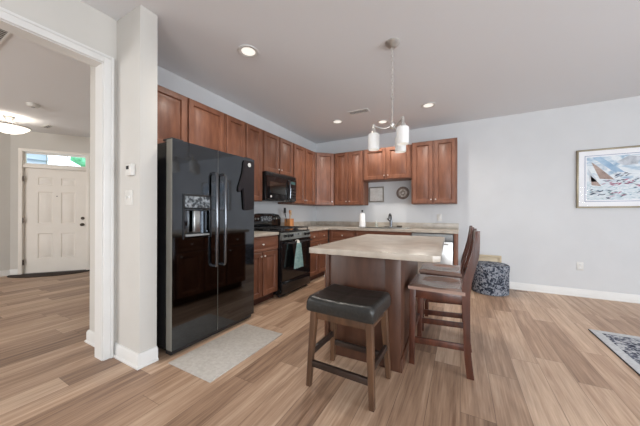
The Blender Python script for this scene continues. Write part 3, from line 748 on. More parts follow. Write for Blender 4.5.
for xk in (0.2, RW - 0.2):
    for yk in (0.16, 0.45):
        b = bmn(); lathe(b, [(0.05, 0.918), (0.05, 0.926), (0.036, 0.928), (0.036, 0.936), (0.03, 0.939)], 20, (xk, yk, 0)); obj('burner', b, M_iron, rg_)
for x0, x1 in ((0.03, RW / 2 - 0.01), (RW / 2 + 0.01, RW - 0.03)):
    b = bmn(); zt, zb = 0.962, 0.948
    for (a0, a1, c0, c1_) in ((x0, x1, 0.035, 0.047), (x0, x1, 0.575, 0.587), (x0, x0 + .012, 0.047, 0.575), (x1 - .012, x1, 0.047, 0.575), (x0 + .012, x1 - .012, 0.30, 0.312), ((x0 + x1) / 2 - .006, (x0 + x1) / 2 + .006, 0.047, 0.3), ((x0 + x1) / 2 - .006, (x0 + x1) / 2 + .006, 0.312, 0.575), (x0 + .012, x1 - .012, 0.155, 0.165), (x0 + .012, x1 - .012, 0.445, 0.455)):
        box(b, a0, a1, c0, c1_, zb, zt)
    for a in (x0 + .006, x1 - .006):
        for c in (0.041, 0.306, 0.581): box(b, a - .006, a + .006, c - .006, c + .006, 0.918, zb)
    obj('grate', b, M_iron, rg_)
b = bmn(); prism(b, [(0.0, 0.918), (RW, 0.918), (RW, 1.10), (RW - 0.06, 1.155), (RW - .2, 1.175), (0.2, 1.175), (0.06, 1.155), (0.0, 1.10)], 0.605, 0.66, 'xz', 0.006); bgd = obj('backguard', b, M_black, rg_)
b = bmn(); box(b, 0.25, RW - 0.25, 0.600, 0.605, 1.05, 1.13, 0.002); obj('clock_panel', b, M_dispanel, bgd)
for xk in (0.13, 0.19, RW - 0.19, RW - 0.13):
    b = bmn(); lathe(b, [(0.016, 0), (0.015, 0.006), (0.012, 0.008)], 14, (xk, 0.605, 1.09), 'Y'); obj('button', b, M_dgrey, bgd)

# towel with knotted white top on the oven handle
tw = thing('kitchen_towel', 'pale teal hand towel hanging from the oven handle', 'towel', (-2.091, 3.17, 0.765))
b = bmn(); n = 22; rows = []
prof = [(0.0, 0.035), (-0.012, 0.046), (-0.1, 0.066), (-0.2, 0.09), (-0.29, 0.108), (-0.36, 0.116)]
for side in (0.012, -0.012):
    R_ = []
    for z_, hw in prof:
        R_.append([b.verts.new((0.012 + side * 0.5 + (0.010 + 0.006 * (-z_ * 3)) * sin(k * 1.35) * (1 if side > 0 else 0.9), -hw + 2 * hw * k / n, z_ - 0.02)) for k in range(n + 1)])
    rows.append(R_)
for R_ in rows:
    for a, c in zip(R_, R_[1:]):
        for k in range(n): b.faces.new((a[k], a[k + 1], c[k + 1], c[k]))
a, c = rows
for ra, rc in zip(zip(a, a[1:]), zip(c, c[1:])):
    for k in (0, n): b.faces.new((ra[0][k], rc[0][k], rc[1][k], ra[1][k]))
for i in (0, -1):
    for k in range(n): b.faces.new((a[i][k], a[i][k + 1], c[i][k + 1], c[i][k]))
obj('cloth', b, M_teal, tw)
b = bmn(); tube(b, [(0.006, 0, -0.04), (0.004, 0, 0.0), (0.0, 0, 0.016), (-0.02, 0, 0.021), (-0.041, 0, 0.012), (-0.044, 0, -0.012)], 0.02, 12, rs=[0.016, 0.014, 0.01, 0.0045, 0.0045, 0.0045])
for v in b.verts: v.co.y *= 2.2
obj('hanging_loop', b, M_white, tw, label='white knotted hanging loop')

# ------------------------------------------------------------------ over-range microwave
mw = thing('microwave_oven', 'black over-the-range microwave under the short cabinet', 'microwave', (-2.44, 2.884, 1.362), R90)
MW, MH = 0.756, 0.42
b = bmn(); box(b, 0, MW, 0.03, 0.395, 0.0, MH, 0.004); obj('microwave_body', b, M_black, mw)
b = bmn(); box(b, 0.005, MW - 0.005, 0.002, 0.03, MH - 0.055, MH - 0.004, 0.003)
for k in range(26): box(b, 0.03 + k * 0.027, 0.047 + k * 0.027, -0.002, 0.004, MH - 0.045, MH - 0.016)
obj('vent_grille', b, M_blacksat, mw)
b = panel_grid(bmn(), [0.005, 0.06, 0.47, 0.555], [0.02, 0.105, 0.285, MH - 0.06], 0.032, {(1, 1): [(0.003, 0.003)]}, y=-0.004)
md = obj('door', b, M_black, mw)
b = bmn(); box(b, 0.065, 0.465, -0.003, -0.001, 0.11, 0.28); obj('door_window', b, M_mwglass, md)
b = bmn(); tube(b, [(0.525, -0.004, 0.04), (0.525, -0.035, 0.06), (0.525, -0.045, 0.19), (0.525, -0.035, 0.32), (0.525, -0.004, 0.34)], 0.011, 10); obj('handle', b, M_dsteel, md)
b = bmn(); lathe(b, [(0.016, 0.0), (0.016, 0.003)], 18, (0.09, -0.004, 0.062), 'Y'); obj('badge', b, M_plastic, md, label='round pale badge')
b = bmn(); box(b, 0.56, MW - 0.005, -0.002, 0.03, 0.02, MH - 0.06, 0.003); cpn = obj('control_panel', b, M_black, mw)
b = bmn(); box(b, 0.60, MW - 0.04, -0.004, -0.002, MH - 0.13, MH - 0.085); obj('display', b, M_clock, cpn)
b = bmn()
for i in range(3):
    for j in range(4): box(b, 0.59 + i * .05, 0.63 + i * .05, -0.0035, -0.002, 0.05 + j * .05, 0.082 + j * .05)
obj('keypad', b, M_blacksat, cpn)

# ------------------------------------------------------------------ kitchen island
IX0, IX1, IY0, IY1 = -0.982, -0.374, 1.94, 3.06
IP = Vector((-0.986, 1.631, 0)); IR = rad(1.9)
def ipos(x, y):
    p = IP + Matrix.Rotation(IR, 3, 'Z') @ (Vector((x, y, 0)) - IP); return (p.x, p.y, 0)
isl = thing('island_cabinet', 'dark cherry island cabinet under the beige countertop', 'kitchen island', ipos(IX0, IY1), -R90 + IR)
IW, ID = IY1 - IY0, IX1 - IX0
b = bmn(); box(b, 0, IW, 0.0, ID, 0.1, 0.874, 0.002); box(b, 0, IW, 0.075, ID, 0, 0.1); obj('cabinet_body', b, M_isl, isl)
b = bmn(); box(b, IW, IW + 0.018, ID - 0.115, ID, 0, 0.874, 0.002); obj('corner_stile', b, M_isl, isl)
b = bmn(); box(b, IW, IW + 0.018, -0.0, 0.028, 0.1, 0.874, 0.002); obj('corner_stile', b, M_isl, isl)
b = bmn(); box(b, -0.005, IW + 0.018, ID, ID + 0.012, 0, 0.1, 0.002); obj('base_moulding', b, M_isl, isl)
for k in range(3):
    wd = IW / 3; x0, x1 = k * wd + 0.01, (k + 1) * wd - 0.01
    dr = obj('door', door_bm(x1 - x0, 0.56), M_cab, isl, (x0, 0, 0.115)); obj('knob', knob_bm(), M_nickel, dr, (x1 - x0 - 0.04, -0.02, 0.51), label='small nickel knob')
    dr = obj('drawer', drawer_bm(x1 - x0, 0.17), M_cabx, isl, (x0, 0, 0.69)); obj('knob', knob_bm(), M_nickel, dr, ((x1 - x0) / 2, -0.02, 0.085), label='small nickel knob')
b = bmn(); tl, tr_, tf, tb = 0.0, 0.882, 0.0, 1.52; ch = 0.04
prism(b, [(tl + .012, tf), (tr_ - ch, tf), (tr_, tf + ch), (tr_, tb - ch), (tr_ - ch, tb), (tl + .012, tb), (tl, tb - .012), (tl, tf + .012)], 0.875, 0.915, 'xy', 0.004)
tag(obj('island_countertop', b, M_counter, None, (IP.x, IP.y, 0), (0, 0, IR)), 'large beige laminate countertop of the kitchen island', 'countertop')

# ------------------------------------------------------------------ counter chairs (local: faces -x, origin at the floor)
def cl_pts(pts, t):
    """outline of constant-ish thickness around a centre line of (x, z)"""
    T = t if callable(t) else (lambda z: t)
    L = [(x - T(z) / 2, z) for x, z in pts]; R_ = [(x + T(z) / 2, z) for x, z in pts]
    return L + R_[::-1]


def smooth_path(pts, n=8):
    out = []
    P = [pts[0]] + list(pts) + [pts[-1]]
    for i in range(1, len(P) - 2):
        p0, p1, p2, p3 = P[i - 1], P[i], P[i + 1], P[i + 2]
        for k in range(n):
            t = k / n
            out.append(tuple(0.5 * (2 * p1[d] + (p2[d] - p0[d]) * t + (2 * p0[d] - 5 * p1[d] + 4 * p2[d] - p3[d]) * t * t + (3 * p1[d] - p0[d] - 3 * p2[d] + p3[d]) * t ** 3) for d in range(len(p1))))
    out.append(pts[-1])
    return out


def make_chair(label, loc):
    t = thing('counter_chair', label, 'chair', loc, 0, 'wooden chairs at the island')
    hw = 0.225                                  # half width (y)
    path = smooth_path([(0.060, 0.0), (0.041, 0.18), (0.034, 0.42), (0.031, 0.60), (0.042, 0.70), (0.068, 0.80), (0.089, 0.90), (0.101, 1.045)])
    knots = [(0.0, 0.046), (0.4, 0.044), (0.66, 0.056), (0.85, 0.052), (1.05, 0.026)]
    def taper(z):
        for (za, ta), (zb, tb_) in zip(knots, knots[1:]):
            if z <= zb: return ta + (tb_ - ta) * (z - za) / (zb - za)
        return knots[-1][1]
    for s in (-1, 1):
        y0 = -hw if s < 0 else hw - 0.032
        b = bmn(); prism(b, cl_pts(path, taper), y0, y0 + 0.032, 'xz', 0.004); obj('rear_leg', b, M_chair, t)
        b = bmn(); prism(b, [(-0.356, 0.0), (-0.316, 0.0), (-0.308, 0.585), (-0.352, 0.585)], y0 + 0.002, y0 + 0.036, 'xz', 0.003); obj('front_leg', b, M_chair, t)
        b = bmn(); box(b, -0.32, 0.025, y0 + 0.008, y0 + 0.026, 0.52, 0.583, 0.002); obj('seat_rail', b, M_chair, t)
        b = bmn(); prism(b, [(-0.345, 0.165), (0.035, 0.188), (0.035, 0.233), (-0.345, 0.213)], y0 + 0.008, y0 + 0.026, 'xz', 0.002); obj('stretcher', b, M_chair, t)
    b = bmn(); box(b, -0.346, -0.328, -hw + 0.033, hw - 0.033, 0.52, 0.583, 0.002); obj('seat_rail', b, M_chair, t)
    b = bmn(); box(b, 0.026, 0.044, -hw + 0.031, hw - 0.031, 0.52, 0.583, 0.002); obj('seat_rail', b, M_chair, t)
    b = bmn(); box(b, -0.362, -0.33, -hw + 0.034, hw - 0.034, 0.215, 0.255, 0.003); obj('footrest', b, M_chair, t)
    b = bmn(); box(b, 0.03, 0.048, -hw + 0.031, hw - 0.031, 0.24, 0.28, 0.002); obj('stretcher', b, M_chair, t)
    # saddle seat
    b = bmn(); nx, ny = 18, 18; top = []; x0, x1 = -0.362, 0.026
    for i in range(nx + 1):
        row = []
        for j in range(ny + 1):
            u, v = i / nx * 2 - 1, j / ny * 2 - 1
            x = x0 + (x1 - x0) * i / nx; y = (hw + 0.008) * v
            q_ = ((u - 0.12) / 0.72) ** 2 + (v / 0.8) ** 2; d = 0.016 * max(0, 1 - q_ ** 1.5)
            ed = 0.006 * (max(abs(u), abs(v)) ** 12)
            row.append(b.verts.new((x, y, 0.614 - d - ed)))
        top.append(row)
    bot = [[b.verts.new((top[i][j].co.x, top[i][j].co.y, 0.584)) for j in (0, ny)] for i in (0, nx)]
    for i in range(nx):
        for j in range(ny): b.faces.new((top[i][j], top[i + 1][j], top[i + 1][j + 1], top[i][j + 1]))
    b.faces.new([top[i][0] for i in range(nx + 1)] + [bot[1][0], bot[0][0]])
    b.faces.new([top[i][ny] for i in range(nx, -1, -1)] + [bot[0][1], bot[1][1]])
    b.faces.new([top[0][j] for j in range(ny, -1, -1)] + [bot[0][0], bot[0][1]])
    b.faces.new([top[nx][j] for j in range(ny + 1)] + [bot[1][1], bot[1][0]])
    b.faces.new((bot[0][0], bot[1][0], bot[1][1], bot[0][1]))
    obj('seat', b, M_chairs, t)
    # back: crest rail, lower rail, five slats following the posts
    def band(z0, z1, th):
        pp = [(x, z) for x, z in path if z0 <= z <= z1]
        return cl_pts(pp, th)
    b = bmn(); prism(b, band(0.95, 1.04, 0.022), -hw + 0.031, hw - 0.031, 'xz', 0.003); obj('crest_rail', b, M_chair, t)
    b = bmn(); prism(b, band(0.655, 0.715, 0.02), -hw + 0.031, hw - 0.031, 'xz', 0.002); obj('back_rail', b, M_chair, t)
    for k in range(5):
        yc = -0.13 + 0.065 * k
        b = bmn(); prism(b, band(0.70, 0.965, 0.012), yc - 0.017, yc + 0.017, 'xz', 0.002); obj('slat', b, M_chair, t)
    return t


ch1 = make_chair('dark wooden counter chair nearest the viewer at the right side of the island', (0.004, 2.325, 0))
dup(ch1, (-0.005, 2.975, 0), 'dark wooden counter chair half hidden behind the nearer matching chair')

# ------------------------------------------------------------------ leather stool
st = thing('counter_stool', 'backless counter stool with a black leather cushion in front of the island', 'stool', (-0.675, 1.675, 0), rad(-1.5))
hx, hy_ = 0.222, 0.176
topx, topy = 0.195, 0.148
for sx_ in (-1, 1):
    for sy_ in (-1, 1):
        b = bmn()
        A = Vector((sx_ * hx, sy_ * hy_, 0)); Bq = Vector((sx_ * topx, sy_ * topy, 0.512)); a_, c_ = 0.016, 0.022
        va = [b.verts.new(A + Vector((dx, dy, 0))) for dx, dy in ((-a_, -a_), (a_, -a_), (a_, a_), (-a_, a_))]
        vb = [b.verts.new(Bq + Vector((dx, dy, 0))) for dx, dy in ((-c_, -c_), (c_, -c_), (c_, c_), (-c_, c_))]
        b.faces.new(va[::-1]); b.faces.new(vb)
        for k in range(4): b.faces.new((va[k], va[(k + 1) % 4], vb[(k + 1) % 4], vb[k]))
        bmesh.ops.bevel(b, geom=list(b.edges), offset=0.003, segments=1, affect='EDGES')
        obj('leg', b, M_stoolw, st)
for s in (-1, 1):
    b = bmn(); box(b, -topx + .02, topx - .02, s * topy - 0.011, s * topy + 0.011, 0.455, 0.512, 0.002); obj('apron', b, M_stoolw, st)
    b = bmn(); box(b, s * topx - 0.011, s * topx + 0.011, -topy + .02, topy - .02, 0.455, 0.512, 0.002); obj('apron', b, M_stoolw, st)
    f_ = lambda z_, h0, h1: h0 + (h1 - h0) * z_ / 0.512
    yy = f_(0.155, hy_, topy); xx = f_(0.155, hx, topx) - 0.015
    b = bmn(); box(b, -xx, xx, s * yy - 0.011, s * yy + 0.011, 0.135, 0.175, 0.002); obj('stretcher', b, M_stoolr, st)
    yy = f_(0.225, hy_, topy) - 0.015; xx = f_(0.225, hx, topx)
    b = bmn(); box(b, s * xx - 0.011, s * xx + 0.011, -yy, yy, 0.205, 0.245, 0.002); obj('stretcher', b, M_stoolr, st)


def cushion(w, d, z0, z1, r, dip, nx=34, ny=28):
    b = bmn()
    def tv(k, n):                      # denser near the ends
        u = k / n * 2 - 1
        return math.copysign(1 - (1 - abs(u)) ** 1.6, u)
    top = []
    for i in range(nx + 1):
        row = []
        for j in range(ny + 1):
            u, v = tv(i, nx), tv(j, ny)
            ex = (1 - abs(u)) * w; ey = (1 - abs(v)) * d
            drop = 0
            for e_ in (ex, ey):
                if e_ < r: drop += r - math.sqrt(max(0, r * r - (r - e_) ** 2))
            drop = min(drop, r * 1.25)
            cx_ = 1 - 0.018 * abs(v) ** 8; cy_ = 1 - 0.022 * abs(u) ** 8
            seam = 0.004 * (math.exp(-(abs(u) - 0.0) ** 2 / 0.0006) + 0.0)
            seam += 0.003 * math.exp(-(abs(v)) ** 2 / 0.0008)
            z = z1 - drop - dip * (1 - u * u) * (1 - 0.3 * v * v) - seam
            row.append(b.verts.new((u * w * cx_, v * d * cy_, z)))
        top.append(row)
    for i in range(nx):
        for j in range(ny): b.faces.new((top[i][j], top[i + 1][j], top[i + 1][j + 1], top[i][j + 1]))
    loop = [top[i][0] for i in range(nx + 1)] + [top[nx][j] for j in range(1, ny + 1)] + [top[i][ny] for i in range(nx - 1, -1, -1)] + [top[0][j] for j in range(ny - 1, 0, -1)]
    prev = loop
    for zz, s in ((z0 + 0.02, 1.008), (z0 + 0.006, 1.0), (z0, 0.985)):
        ring = [b.verts.new((v.co.x * s, v.co.y * s, zz)) for v in loop]
        n = len(ring)
        for k in range(n): b.faces.new((prev[k], prev[(k + 1) % n], ring[(k + 1) % n], ring[k]))
        prev = ring
    b.faces.new(prev[::-1])
    return b


obj('cushion', cushion(0.236, 0.196, 0.513, 0.615, 0.034, 0.014), M_leather, st)

# ------------------------------------------------------------------ mats and rugs
b = bmn(); box(b, -1.985, -1.505, 1.195, 2.015, 0.0005, 0.010, 0.004)
tag(obj('kitchen_mat', b, M_mat), 'pale grey kitchen mat in front of the refrigerator', 'mat')
rx0, rx1, ry0, ry1 = 1.135, 3.1, 1.2, 3.6
rgt = thing('area_rug', 'navy and pale grey patterned area rug at the right', 'rug', (rx0, ry0, 0))
w, d = rx1 - rx0, ry1 - ry0
b = bmn(); box(b, 0, w, 0, d, 0.0005, 0.009, 0.002); obj('binding', b, M_rugedge, rgt)
b = bmn(); bo, bi = 0.006, 0.075
for a in ((bo, w - bo, bo, bi), (bo, w - bo, d - bi, d - bo), (bo, bi, bi, d - bi), (w - bi, w - bo, bi, d - bi)): box(b, a[0], a[1], a[2], a[3], 0.0085, 0.0115)
obj('border', b, M_rugbord, rgt, label='pale grey border')
b = bmn(); box(b, bi, w - bi, bi, d - bi, 0.0085, 0.0112)
obj('pile', b, M_rugpat, rgt, label='navy patterned field')
b = bmn(); pts = [(0.62 * cos(a), -0.36 * sin(a)) for a in [k * pi / 20 for k in range(21)]]
prism(b, [(x, y) for x, y in pts][::-1], 0.0005, 0.012, 'xy', 0.003)
dm = obj('doormat', b, M_doormat, None, (A0.x + 0.62 * cos(DR) + 0.05 * sin(DR), A0.y + 0.62 * sin(DR) - 0.05 * cos(DR), 0), (0, 0, DR)); tag(dm, 'dark half-round doormat inside the front door', 'doormat')

# ------------------------------------------------------------------ ottoman and board
ot = thing('round_ottoman', 'round drum ottoman in navy patterned fabric by the back wall', 'ottoman', (0.39, 4.66, 0))
b = bmn(); lathe(b, [(0.225, 0.0), (0.236, 0.006), (0.238, 0.02), (0.238, 0.315), (0.233, 0.322)], 40); obj('drum', b, M_damask, ot)
b = bmn(); lathe(b, [(0.233, 0.324), (0.242, 0.328), (0.244, 0.34), (0.244, 0.405), (0.237, 0.418), (0.22, 0.428), (0.1, 0.436), (0.0, 0.438)], 40); obj('lid', b, M_damask, ot)
bd = thing('wooden_tray', 'pale wooden tray standing on edge between the ottoman and the wall', 'tray', (0.36, 4.955, 0))
b = bmn(); box(b, -0.26, 0.205, 0.0, 0.012, 0.0005, 0.515, 0.003); obj('panel', b, M_palewood, bd)
b = bmn(); box(b, -0.26, 0.205, -0.022, 0.0, 0.485, 0.515, 0.003); box(b, -0.26, 0.205, -0.022, 0.0, 0.0005, 0.03, 0.003); box(b, -0.26, -0.23, -0.022, 0.0, 0.03, 0.485); box(b, 0.175, 0.205, -0.022, 0.0, 0.03, 0.485); obj('rim', b, M_palewood, bd)

# ------------------------------------------------------------------ wall things
# picture of sailing boats (generic watercolour)
px0, px1, pz0, pz1 = 1.452, 2.60, 1.262, 2.083
pc = thing('framed_picture', 'wide framed watercolour of sailing boats on the right of the back wall', 'picture', (px0, YB - 0.001, pz0))
w, h = px1 - px0, pz1 - pz0
b = bmn(); fw = 0.022
for a in ((0, w, 0, fw), (0, w, h - fw, h), (0, fw, fw, h - fw), (w - fw, w, fw, h - fw)): box(b, a[0], a[1], -0.03, 0, a[2], a[3], 0.003)
obj('frame', b, M_gold, pc)
b = bmn(); box(b, fw, w - fw, -0.012, -0.004, fw, h - fw); obj('mat_board', b, M_matboard, pc)
b = bmn(); mo, mi_ = 0.088, 0.094
for a in ((mo, w - mo, mo, mi_), (mo, w - mo, h - mi_, h - mo), (mo, mi_, mi_, h - mi_), (w - mi_, w - mo, mi_, h - mi_)): box(b, a[0], a[1], -0.0135, -0.012, a[2], a[3])
obj('mat_line', b, M_blueline, pc, label='thin blue line around the image')
b = bmn(); q0 = 0.108
box(b, q0, w - q0, -0.013, -0.012, h * 0.42, h - q0, mi=0); box(b, q0, w - q0, -0.013, -0.012, q0, h * 0.42, mi=1)
for ol, mi in (([(0.155, 0.64), (0.20, 0.60), (0.387, 0.384), (0.24, 0.405)], 2), ([(0.146, 0.46), (0.20, 0.39), (0.258, 0.30), (0.158, 0.32)], 2), ([(0.12, 0.56), (0.15, 0.50), (0.222, 0.372), (0.138, 0.365)], 3),
               ([(0.163, 0.705), (0.25, 0.71), (0.49, 0.474), (0.37, 0.50)], 4), ([(0.40, 0.62), (0.52, 0.70), (0.63, 0.68), (0.60, 0.58), (0.48, 0.57)], 5),
               ([(0.72, 0.40), (0.78, 0.69), (0.93, 0.39)], 2), ([(0.66, 0.38), (0.70, 0.60), (0.73, 0.38)], 3), ([(0.88, 0.69), (1.02, 0.66), (1.0, 0.5), (0.9, 0.55)], 4)):
    prism(b, ol, -0.0138, -0.013, 'xz', mi=mi)
rp = random.Random(3)
for n_, xa, xb, za, zb_, mis in ((26, 0.27, 0.60, 0.30, 0.385, (6, 6, 7)), (24, 0.15, 0.36, 0.13, 0.26, (7, 7, 8)), (9, 0.39, 0.52, 0.42, 0.47, (7,)), (10, 0.30, 0.5, 0.14, 0.22, (6, 8)), (22, 0.56, 1.0, 0.14, 0.40, (6, 7, 8))):
    for _k in range(n_):
        cx_, cz_, l_, t_ = rp.uniform(xa, xb), rp.uniform(za, zb_), rp.uniform(0.015, 0.04), rp.uniform(0.004, 0.009)
        a_ = rp.uniform(-0.5, 0.7)
        prism(b, [(cx_ + u * l_ * cos(a_) - v * t_ * sin(a_), cz_ + u * l_ * sin(a_) + v * t_ * cos(a_)) for u, v in ((-1, 0), (-0.2, -1), (1, 0.2), (0.1, 0.9))], -0.0143, -0.0138, 'xz', mi=rp.choice(mis))
obj('print', b, [M_water, M_waves, M_sail1, M_sail2, M_sail3, M_cloud, M_magenta, M_navy, M_seagreen], pc)
b = bmn(); box(b, fw, w - fw, -0.019, -0.017, fw, h - fw); obj('glass', b, M_museum, pc)
# square print and round plate over the sink
sp_ = thing('framed_print', 'small square framed print on the wall left of the round plate', 'framed print', (-1.615, YB - 0.001, 1.405))
w = 0.305; b = bmn(); fw = 0.026
for a in ((0, w, 0, fw), (0, w, w - fw, w), (0, fw, fw, w - fw), (w - fw, w, fw, w - fw)): box(b, a[0], a[1], -0.02, 0, a[2], a[3], 0.003)
obj('frame', b, M_sampframe, sp_)
b = bmn(); box(b, fw, w - fw, -0.01, -0.002, fw, w - fw); obj('print', b, M_sampler, sp_)
wp = thing('wall_plate', 'round decorative wall plate above the sink', 'plate', (-0.955, YB - 0.001, 1.57))
b = bmn(); lathe(b, [(0.1, 0.0), (0.118, 0.01), (0.12, 0.016), (0.112, 0.018), (0.078, 0.012), (0.078, 0.002)], 36, (0, 0, 0), 'Y', closed=True); obj('rim', b, M_plateD, wp)
b = bmn(); lathe(b, [(0.078, 0.004), (0.078, 0.0125), (0.06, 0.0085), (0.0, 0.0085)], 36, (0, 0, 0), 'Y'); obj('well', b, M_plateL, wp)
b = bmn(); lathe(b, [(0.04, 0.0085), (0.042, 0.012), (0.03, 0.014), (0.03, 0.0095)], 28, (0, 0, 0), 'Y', closed=True); obj('relief_ring', b, M_plateD, wp)


def outlet(label, loc, rotz=0, kind='outlet'):
    t = thing('wall_outlet' if kind == 'outlet' else 'light_switch', label, 'outlet' if kind == 'outlet' else 'switch', loc, rotz)
    hw = 0.036 if kind == 'outlet' else 0.056
    b = bmn(); box(b, -hw, hw, -0.006, 0, -0.058, 0.058, 0.003); obj('cover_plate', b, M_plastic, t)
    if kind == 'outlet':
        for zc in (-0.024, 0.024):
            b = bmn(); box(b, -0.017, 0.017, -0.008, -0.006, zc - 0.014, zc + 0.014, 0.001); r_ = obj('receptacle', b, M_trim, t)
            b = bmn()
            for xc in (-0.007, 0.007): box(b, xc - .0012, xc + .0012, -0.0085, -0.008, zc - 0.004, zc + 0.006)
            obj('slot', b, M_slot, r_)
    else:
        for xc in (-0.023, 0.023):
            b = bmn(); box(b, xc - 0.006, xc + 0.006, -0.016, -0.006, -0.008, 0.012, 0.002); obj('toggle', b, M_trim, t)
    return t


outlet('white wall outlet low on the wall below the picture', (1.498, YB - 0.0005, 0.432))
outlet('white wall outlet above the countertop right of the sink', (-0.33, YB - 0.0005, 1.115))
outlet('white double light switch on the wall stub below the thermostat', (-2.275, SY0 - 0.0005, 1.285), 0, 'switch')
th = thing('thermostat', 'small white thermostat on the wall stub', 'thermostat', (-2.232, SY0 - 0.0005, 1.497))
b = bmn(); box(b, -0.042, 0.042, -0.028, 0, -0.044, 0.044, 0.003); obj('housing', b, M_plastic, th)
b = bmn(); box(b, -0.03, 0.006, -0.0295, -0.028, 0.004, 0.03); obj('screen', b, M_slot, th)

# ------------------------------------------------------------------ ceiling things
def downlight(loc, label):
    t = thing('recessed_downlight', label, 'ceiling light', (loc[0], loc[1], H), 0, 'recessed ceiling lights')
    b = bmn(); lathe(b, [(0.066, -0.001), (0.095, -0.001), (0.098, -0.006), (0.092, -0.010), (0.066, -0.006)], 32, closed=True); obj('trim_ring', b, M_trim, t)
    b = bmn(); lathe(b, [(0.065, -0.0045), (0.065, -0.001)], 32); obj('lens', b, M_can, t)
    spot('downlight_beam', (loc[0], loc[1], H - 0.03), 48, (1.0, 0.93, 0.84))
    return t


downlight((-1.81, 1.863), 'recessed ceiling light nearest the viewer, in front of the refrigerator')
downlight((-1.842, 3.992), 'recessed ceiling light furthest left, close to the corner cabinet')
downlight((-1.168, 4.36), 'recessed ceiling light half hidden behind the pendant, over the sink')
downlight((-0.412, 4.009), 'recessed ceiling light right of the pendant lamp')


def vent(label, x0, x1, y0, y1, name='ceiling_vent', n=7, along='x'):
    t = thing(name, label, 'vent', ((x0 + x1) / 2, (y0 + y1) / 2, H))
    hw, hd = (x1 - x0) / 2, (y1 - y0) / 2; f = 0.018
    b = bmn()
    for a in ((-hw, hw, -hd, -hd + f), (-hw, hw, hd - f, hd), (-hw, -hw + f, -hd + f, hd - f), (hw - f, hw, -hd + f, hd - f)): box(b, a[0], a[1], a[2], a[3], -0.008, -0.0005, 0.001)
    obj('frame', b, M_trim, t)
    b = bmn(); box(b, -hw + f, hw - f, -hd + f, hd - f, -0.003, -0.0005); obj('backing', b, M_slot, t)
    for k in range(n):
        b = bmn()
        if along == 'x':
            y = -hd + f + (2 * hd - 2 * f) * (k + 0.5) / n; box(b, -hw + f, hw - f, y - 0.003, y + 0.003, -0.0045, -0.003)
        else:
            x = -hw + f + (2 * hw - 2 * f) * (k + 0.5) / n; box(b, x - 0.004, x + 0.004, -hd + f, hd - f, -0.008, -0.003)
        obj('slat', b, M_trim, t)


vent('white ceiling vent left of the pendant chain', -1.535, -1.22, 3.69, 3.83, n=6)
vent('small white ceiling vent near the front door', -6.72, -6.42, 1.70, 1.80, n=4)
vent('large return air grille at the near edge of the foyer ceiling', -3.95, -3.40, 0.20, 0.69, 'return_air_grille', 14, 'y')
sd = thing('smoke_detector', 'round white smoke detector on the foyer ceiling', 'smoke detector', (-5.42, 1.29, H))
b = bmn(); lathe(b, [(0.05, -0.045), (0.062, -0.035), (0.07, -0.012), (0.07, -0.0005)], 28); obj('housing', b, M_plastic, sd)
b = bmn(); lathe(b, [(0.02, -0.05), (0.022, -0.045)], 16); obj('test_button', b, M_grey, sd)

# foyer bowl light
fl = thing('bowl_ceiling_light', 'alabaster bowl ceiling light in the foyer', 'ceiling light', (-6.46, 1.27, H))
b = bmn(); lathe(b, [(0.02, -0.08), (0.065, -0.02), (0.07, -0.0005)], 24); obj('canopy', b, M_nickel, fl)
b = bmn(); lathe(b, [(0.008, -0.3), (0.008, -0.07)], 10)
for k in range(3):
    a = 2 * pi * k / 3; tube(b, [(0, 0, -0.075), (0.1 * cos(a), 0.1 * sin(a), -0.07), (0.23 * cos(a), 0.23 * sin(a), -0.155)], 0.006, 8)
obj('stem', b, M_nickel, fl)
b = bmn(); lathe(b, [(0.01, -0.278), (0.08, -0.27), (0.16, -0.235), (0.22, -0.185), (0.235, -0.16), (0.228, -0.16), (0.21, -0.185), (0.15, -0.225), (0.07, -0.258), (0.009, -0.266)], 36); obj('bowl', b, M_bowl, fl)
b = bmn(); lathe(b, [(0.236, -0.172), (0.246, -0.165), (0.246, -0.155), (0.236, -0.15)], 36, closed=True); obj('rim_band', b, M_nickel, fl)
b = bmn(); lathe(b, [(0.004, -0.305), (0.016, -0.295), (0.016, -0.283), (0.008, -0.279)], 14); obj('finial', b, M_nickel, fl)
point('foyer_lamp', (-6.46, 1.27, H - 0.115), 3, (1.0, 0.9, 0.78), 0.06)

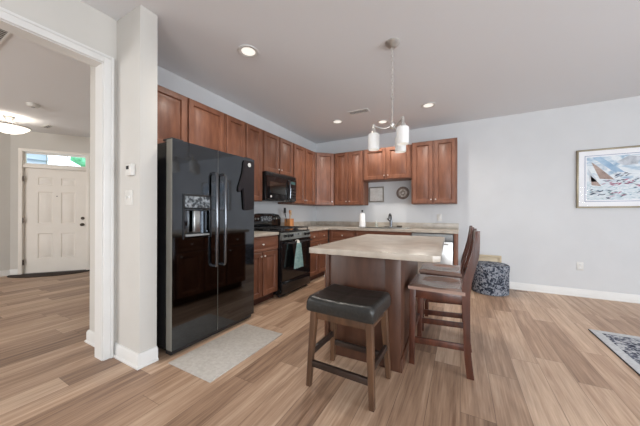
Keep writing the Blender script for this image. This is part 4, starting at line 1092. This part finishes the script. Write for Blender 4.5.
# pendant chandelier with three shades
pd = thing('pendant_light', 'three-shade nickel pendant light hanging over the island', 'pendant light', (-0.555, 2.399, H))
b = bmn(); lathe(b, [(0.012, -0.045), (0.05, -0.03), (0.066, -0.012), (0.066, -0.0005)], 28); obj('canopy', b, M_nickel, pd)
zc = -0.045; k = 0
b = bmn()
while zc > -0.50:
    pts = [(0.009 * cos(a), 0, 0.019 * sin(a)) for a in [2 * pi * q / 14 for q in range(15)]]
    if k % 2: pts = [(0, x, z_) for x, _, z_ in pts]
    tube(b, [(x, y, z_ + zc - 0.015) for x, y, z_ in pts], 0.0026, 6, False); zc -= 0.031; k += 1
obj('chain', b, M_nickel, pd)
b = bmn(); lathe(b, [(0.008, -0.74), (0.006, -0.73), (0.006, -0.53), (0.011, -0.525), (0.011, -0.505), (0.004, -0.495)], 14); lathe(b, [(0.003, -0.80), (0.012, -0.795), (0.024, -0.775), (0.024, -0.75), (0.012, -0.735)], 18); obj('stem', b, M_nickel, pd)
Fv = Vector((-sin(YAW), cos(YAW))); Rv = Vector((cos(YAW), sin(YAW)))
a0 = math.atan2((Rv * 0.045 - Fv * 0.153).y, (Rv * 0.045 - Fv * 0.153).x)
for q in range(3):
    a = a0 + q * 2 * pi / 3; r = 0.165; cx_, cy_ = r * cos(a), r * sin(a)
    b = bmn(); tube(b, smooth_path([(0.015 * cos(a), 0.015 * sin(a), -0.768), (0.07 * cos(a), 0.07 * sin(a), -0.785), (0.13 * cos(a), 0.13 * sin(a), -0.768), (r * 0.98 * cos(a), r * 0.98 * sin(a), -0.752)], 5), 0.0075, 10); obj('arm', b, M_nickel, pd)
    b = bmn(); lathe(b, [(0.025, -0.832), (0.025, -0.812), (0.02, -0.80), (0.012, -0.785), (0.012, -0.742), (0.006, -0.738)], 18, (cx_, cy_, 0)); obj('socket_cup', b, M_nickel, pd)
    b = bmn(); R0 = 0.051; lathe(b, [(R0, -0.975), (R0, -0.835), (R0 - 0.006, -0.829), (0.026, -0.829), (0.026, -0.833), (R0 - 0.004, -0.834), (R0 - 0.004, -0.975)], 32, (cx_, cy_, 0), closed=True); sh = obj('shade', b, M_shade, pd, label='lit frosted white glass cylinder')
    b = bmn(); lathe(b, [(0.004, -0.955), (0.02, -0.945), (0.026, -0.92), (0.02, -0.88), (0.013, -0.85), (0.013, -0.832)], 16, (cx_, cy_, 0)); obj('bulb', b, M_bulb, sh)
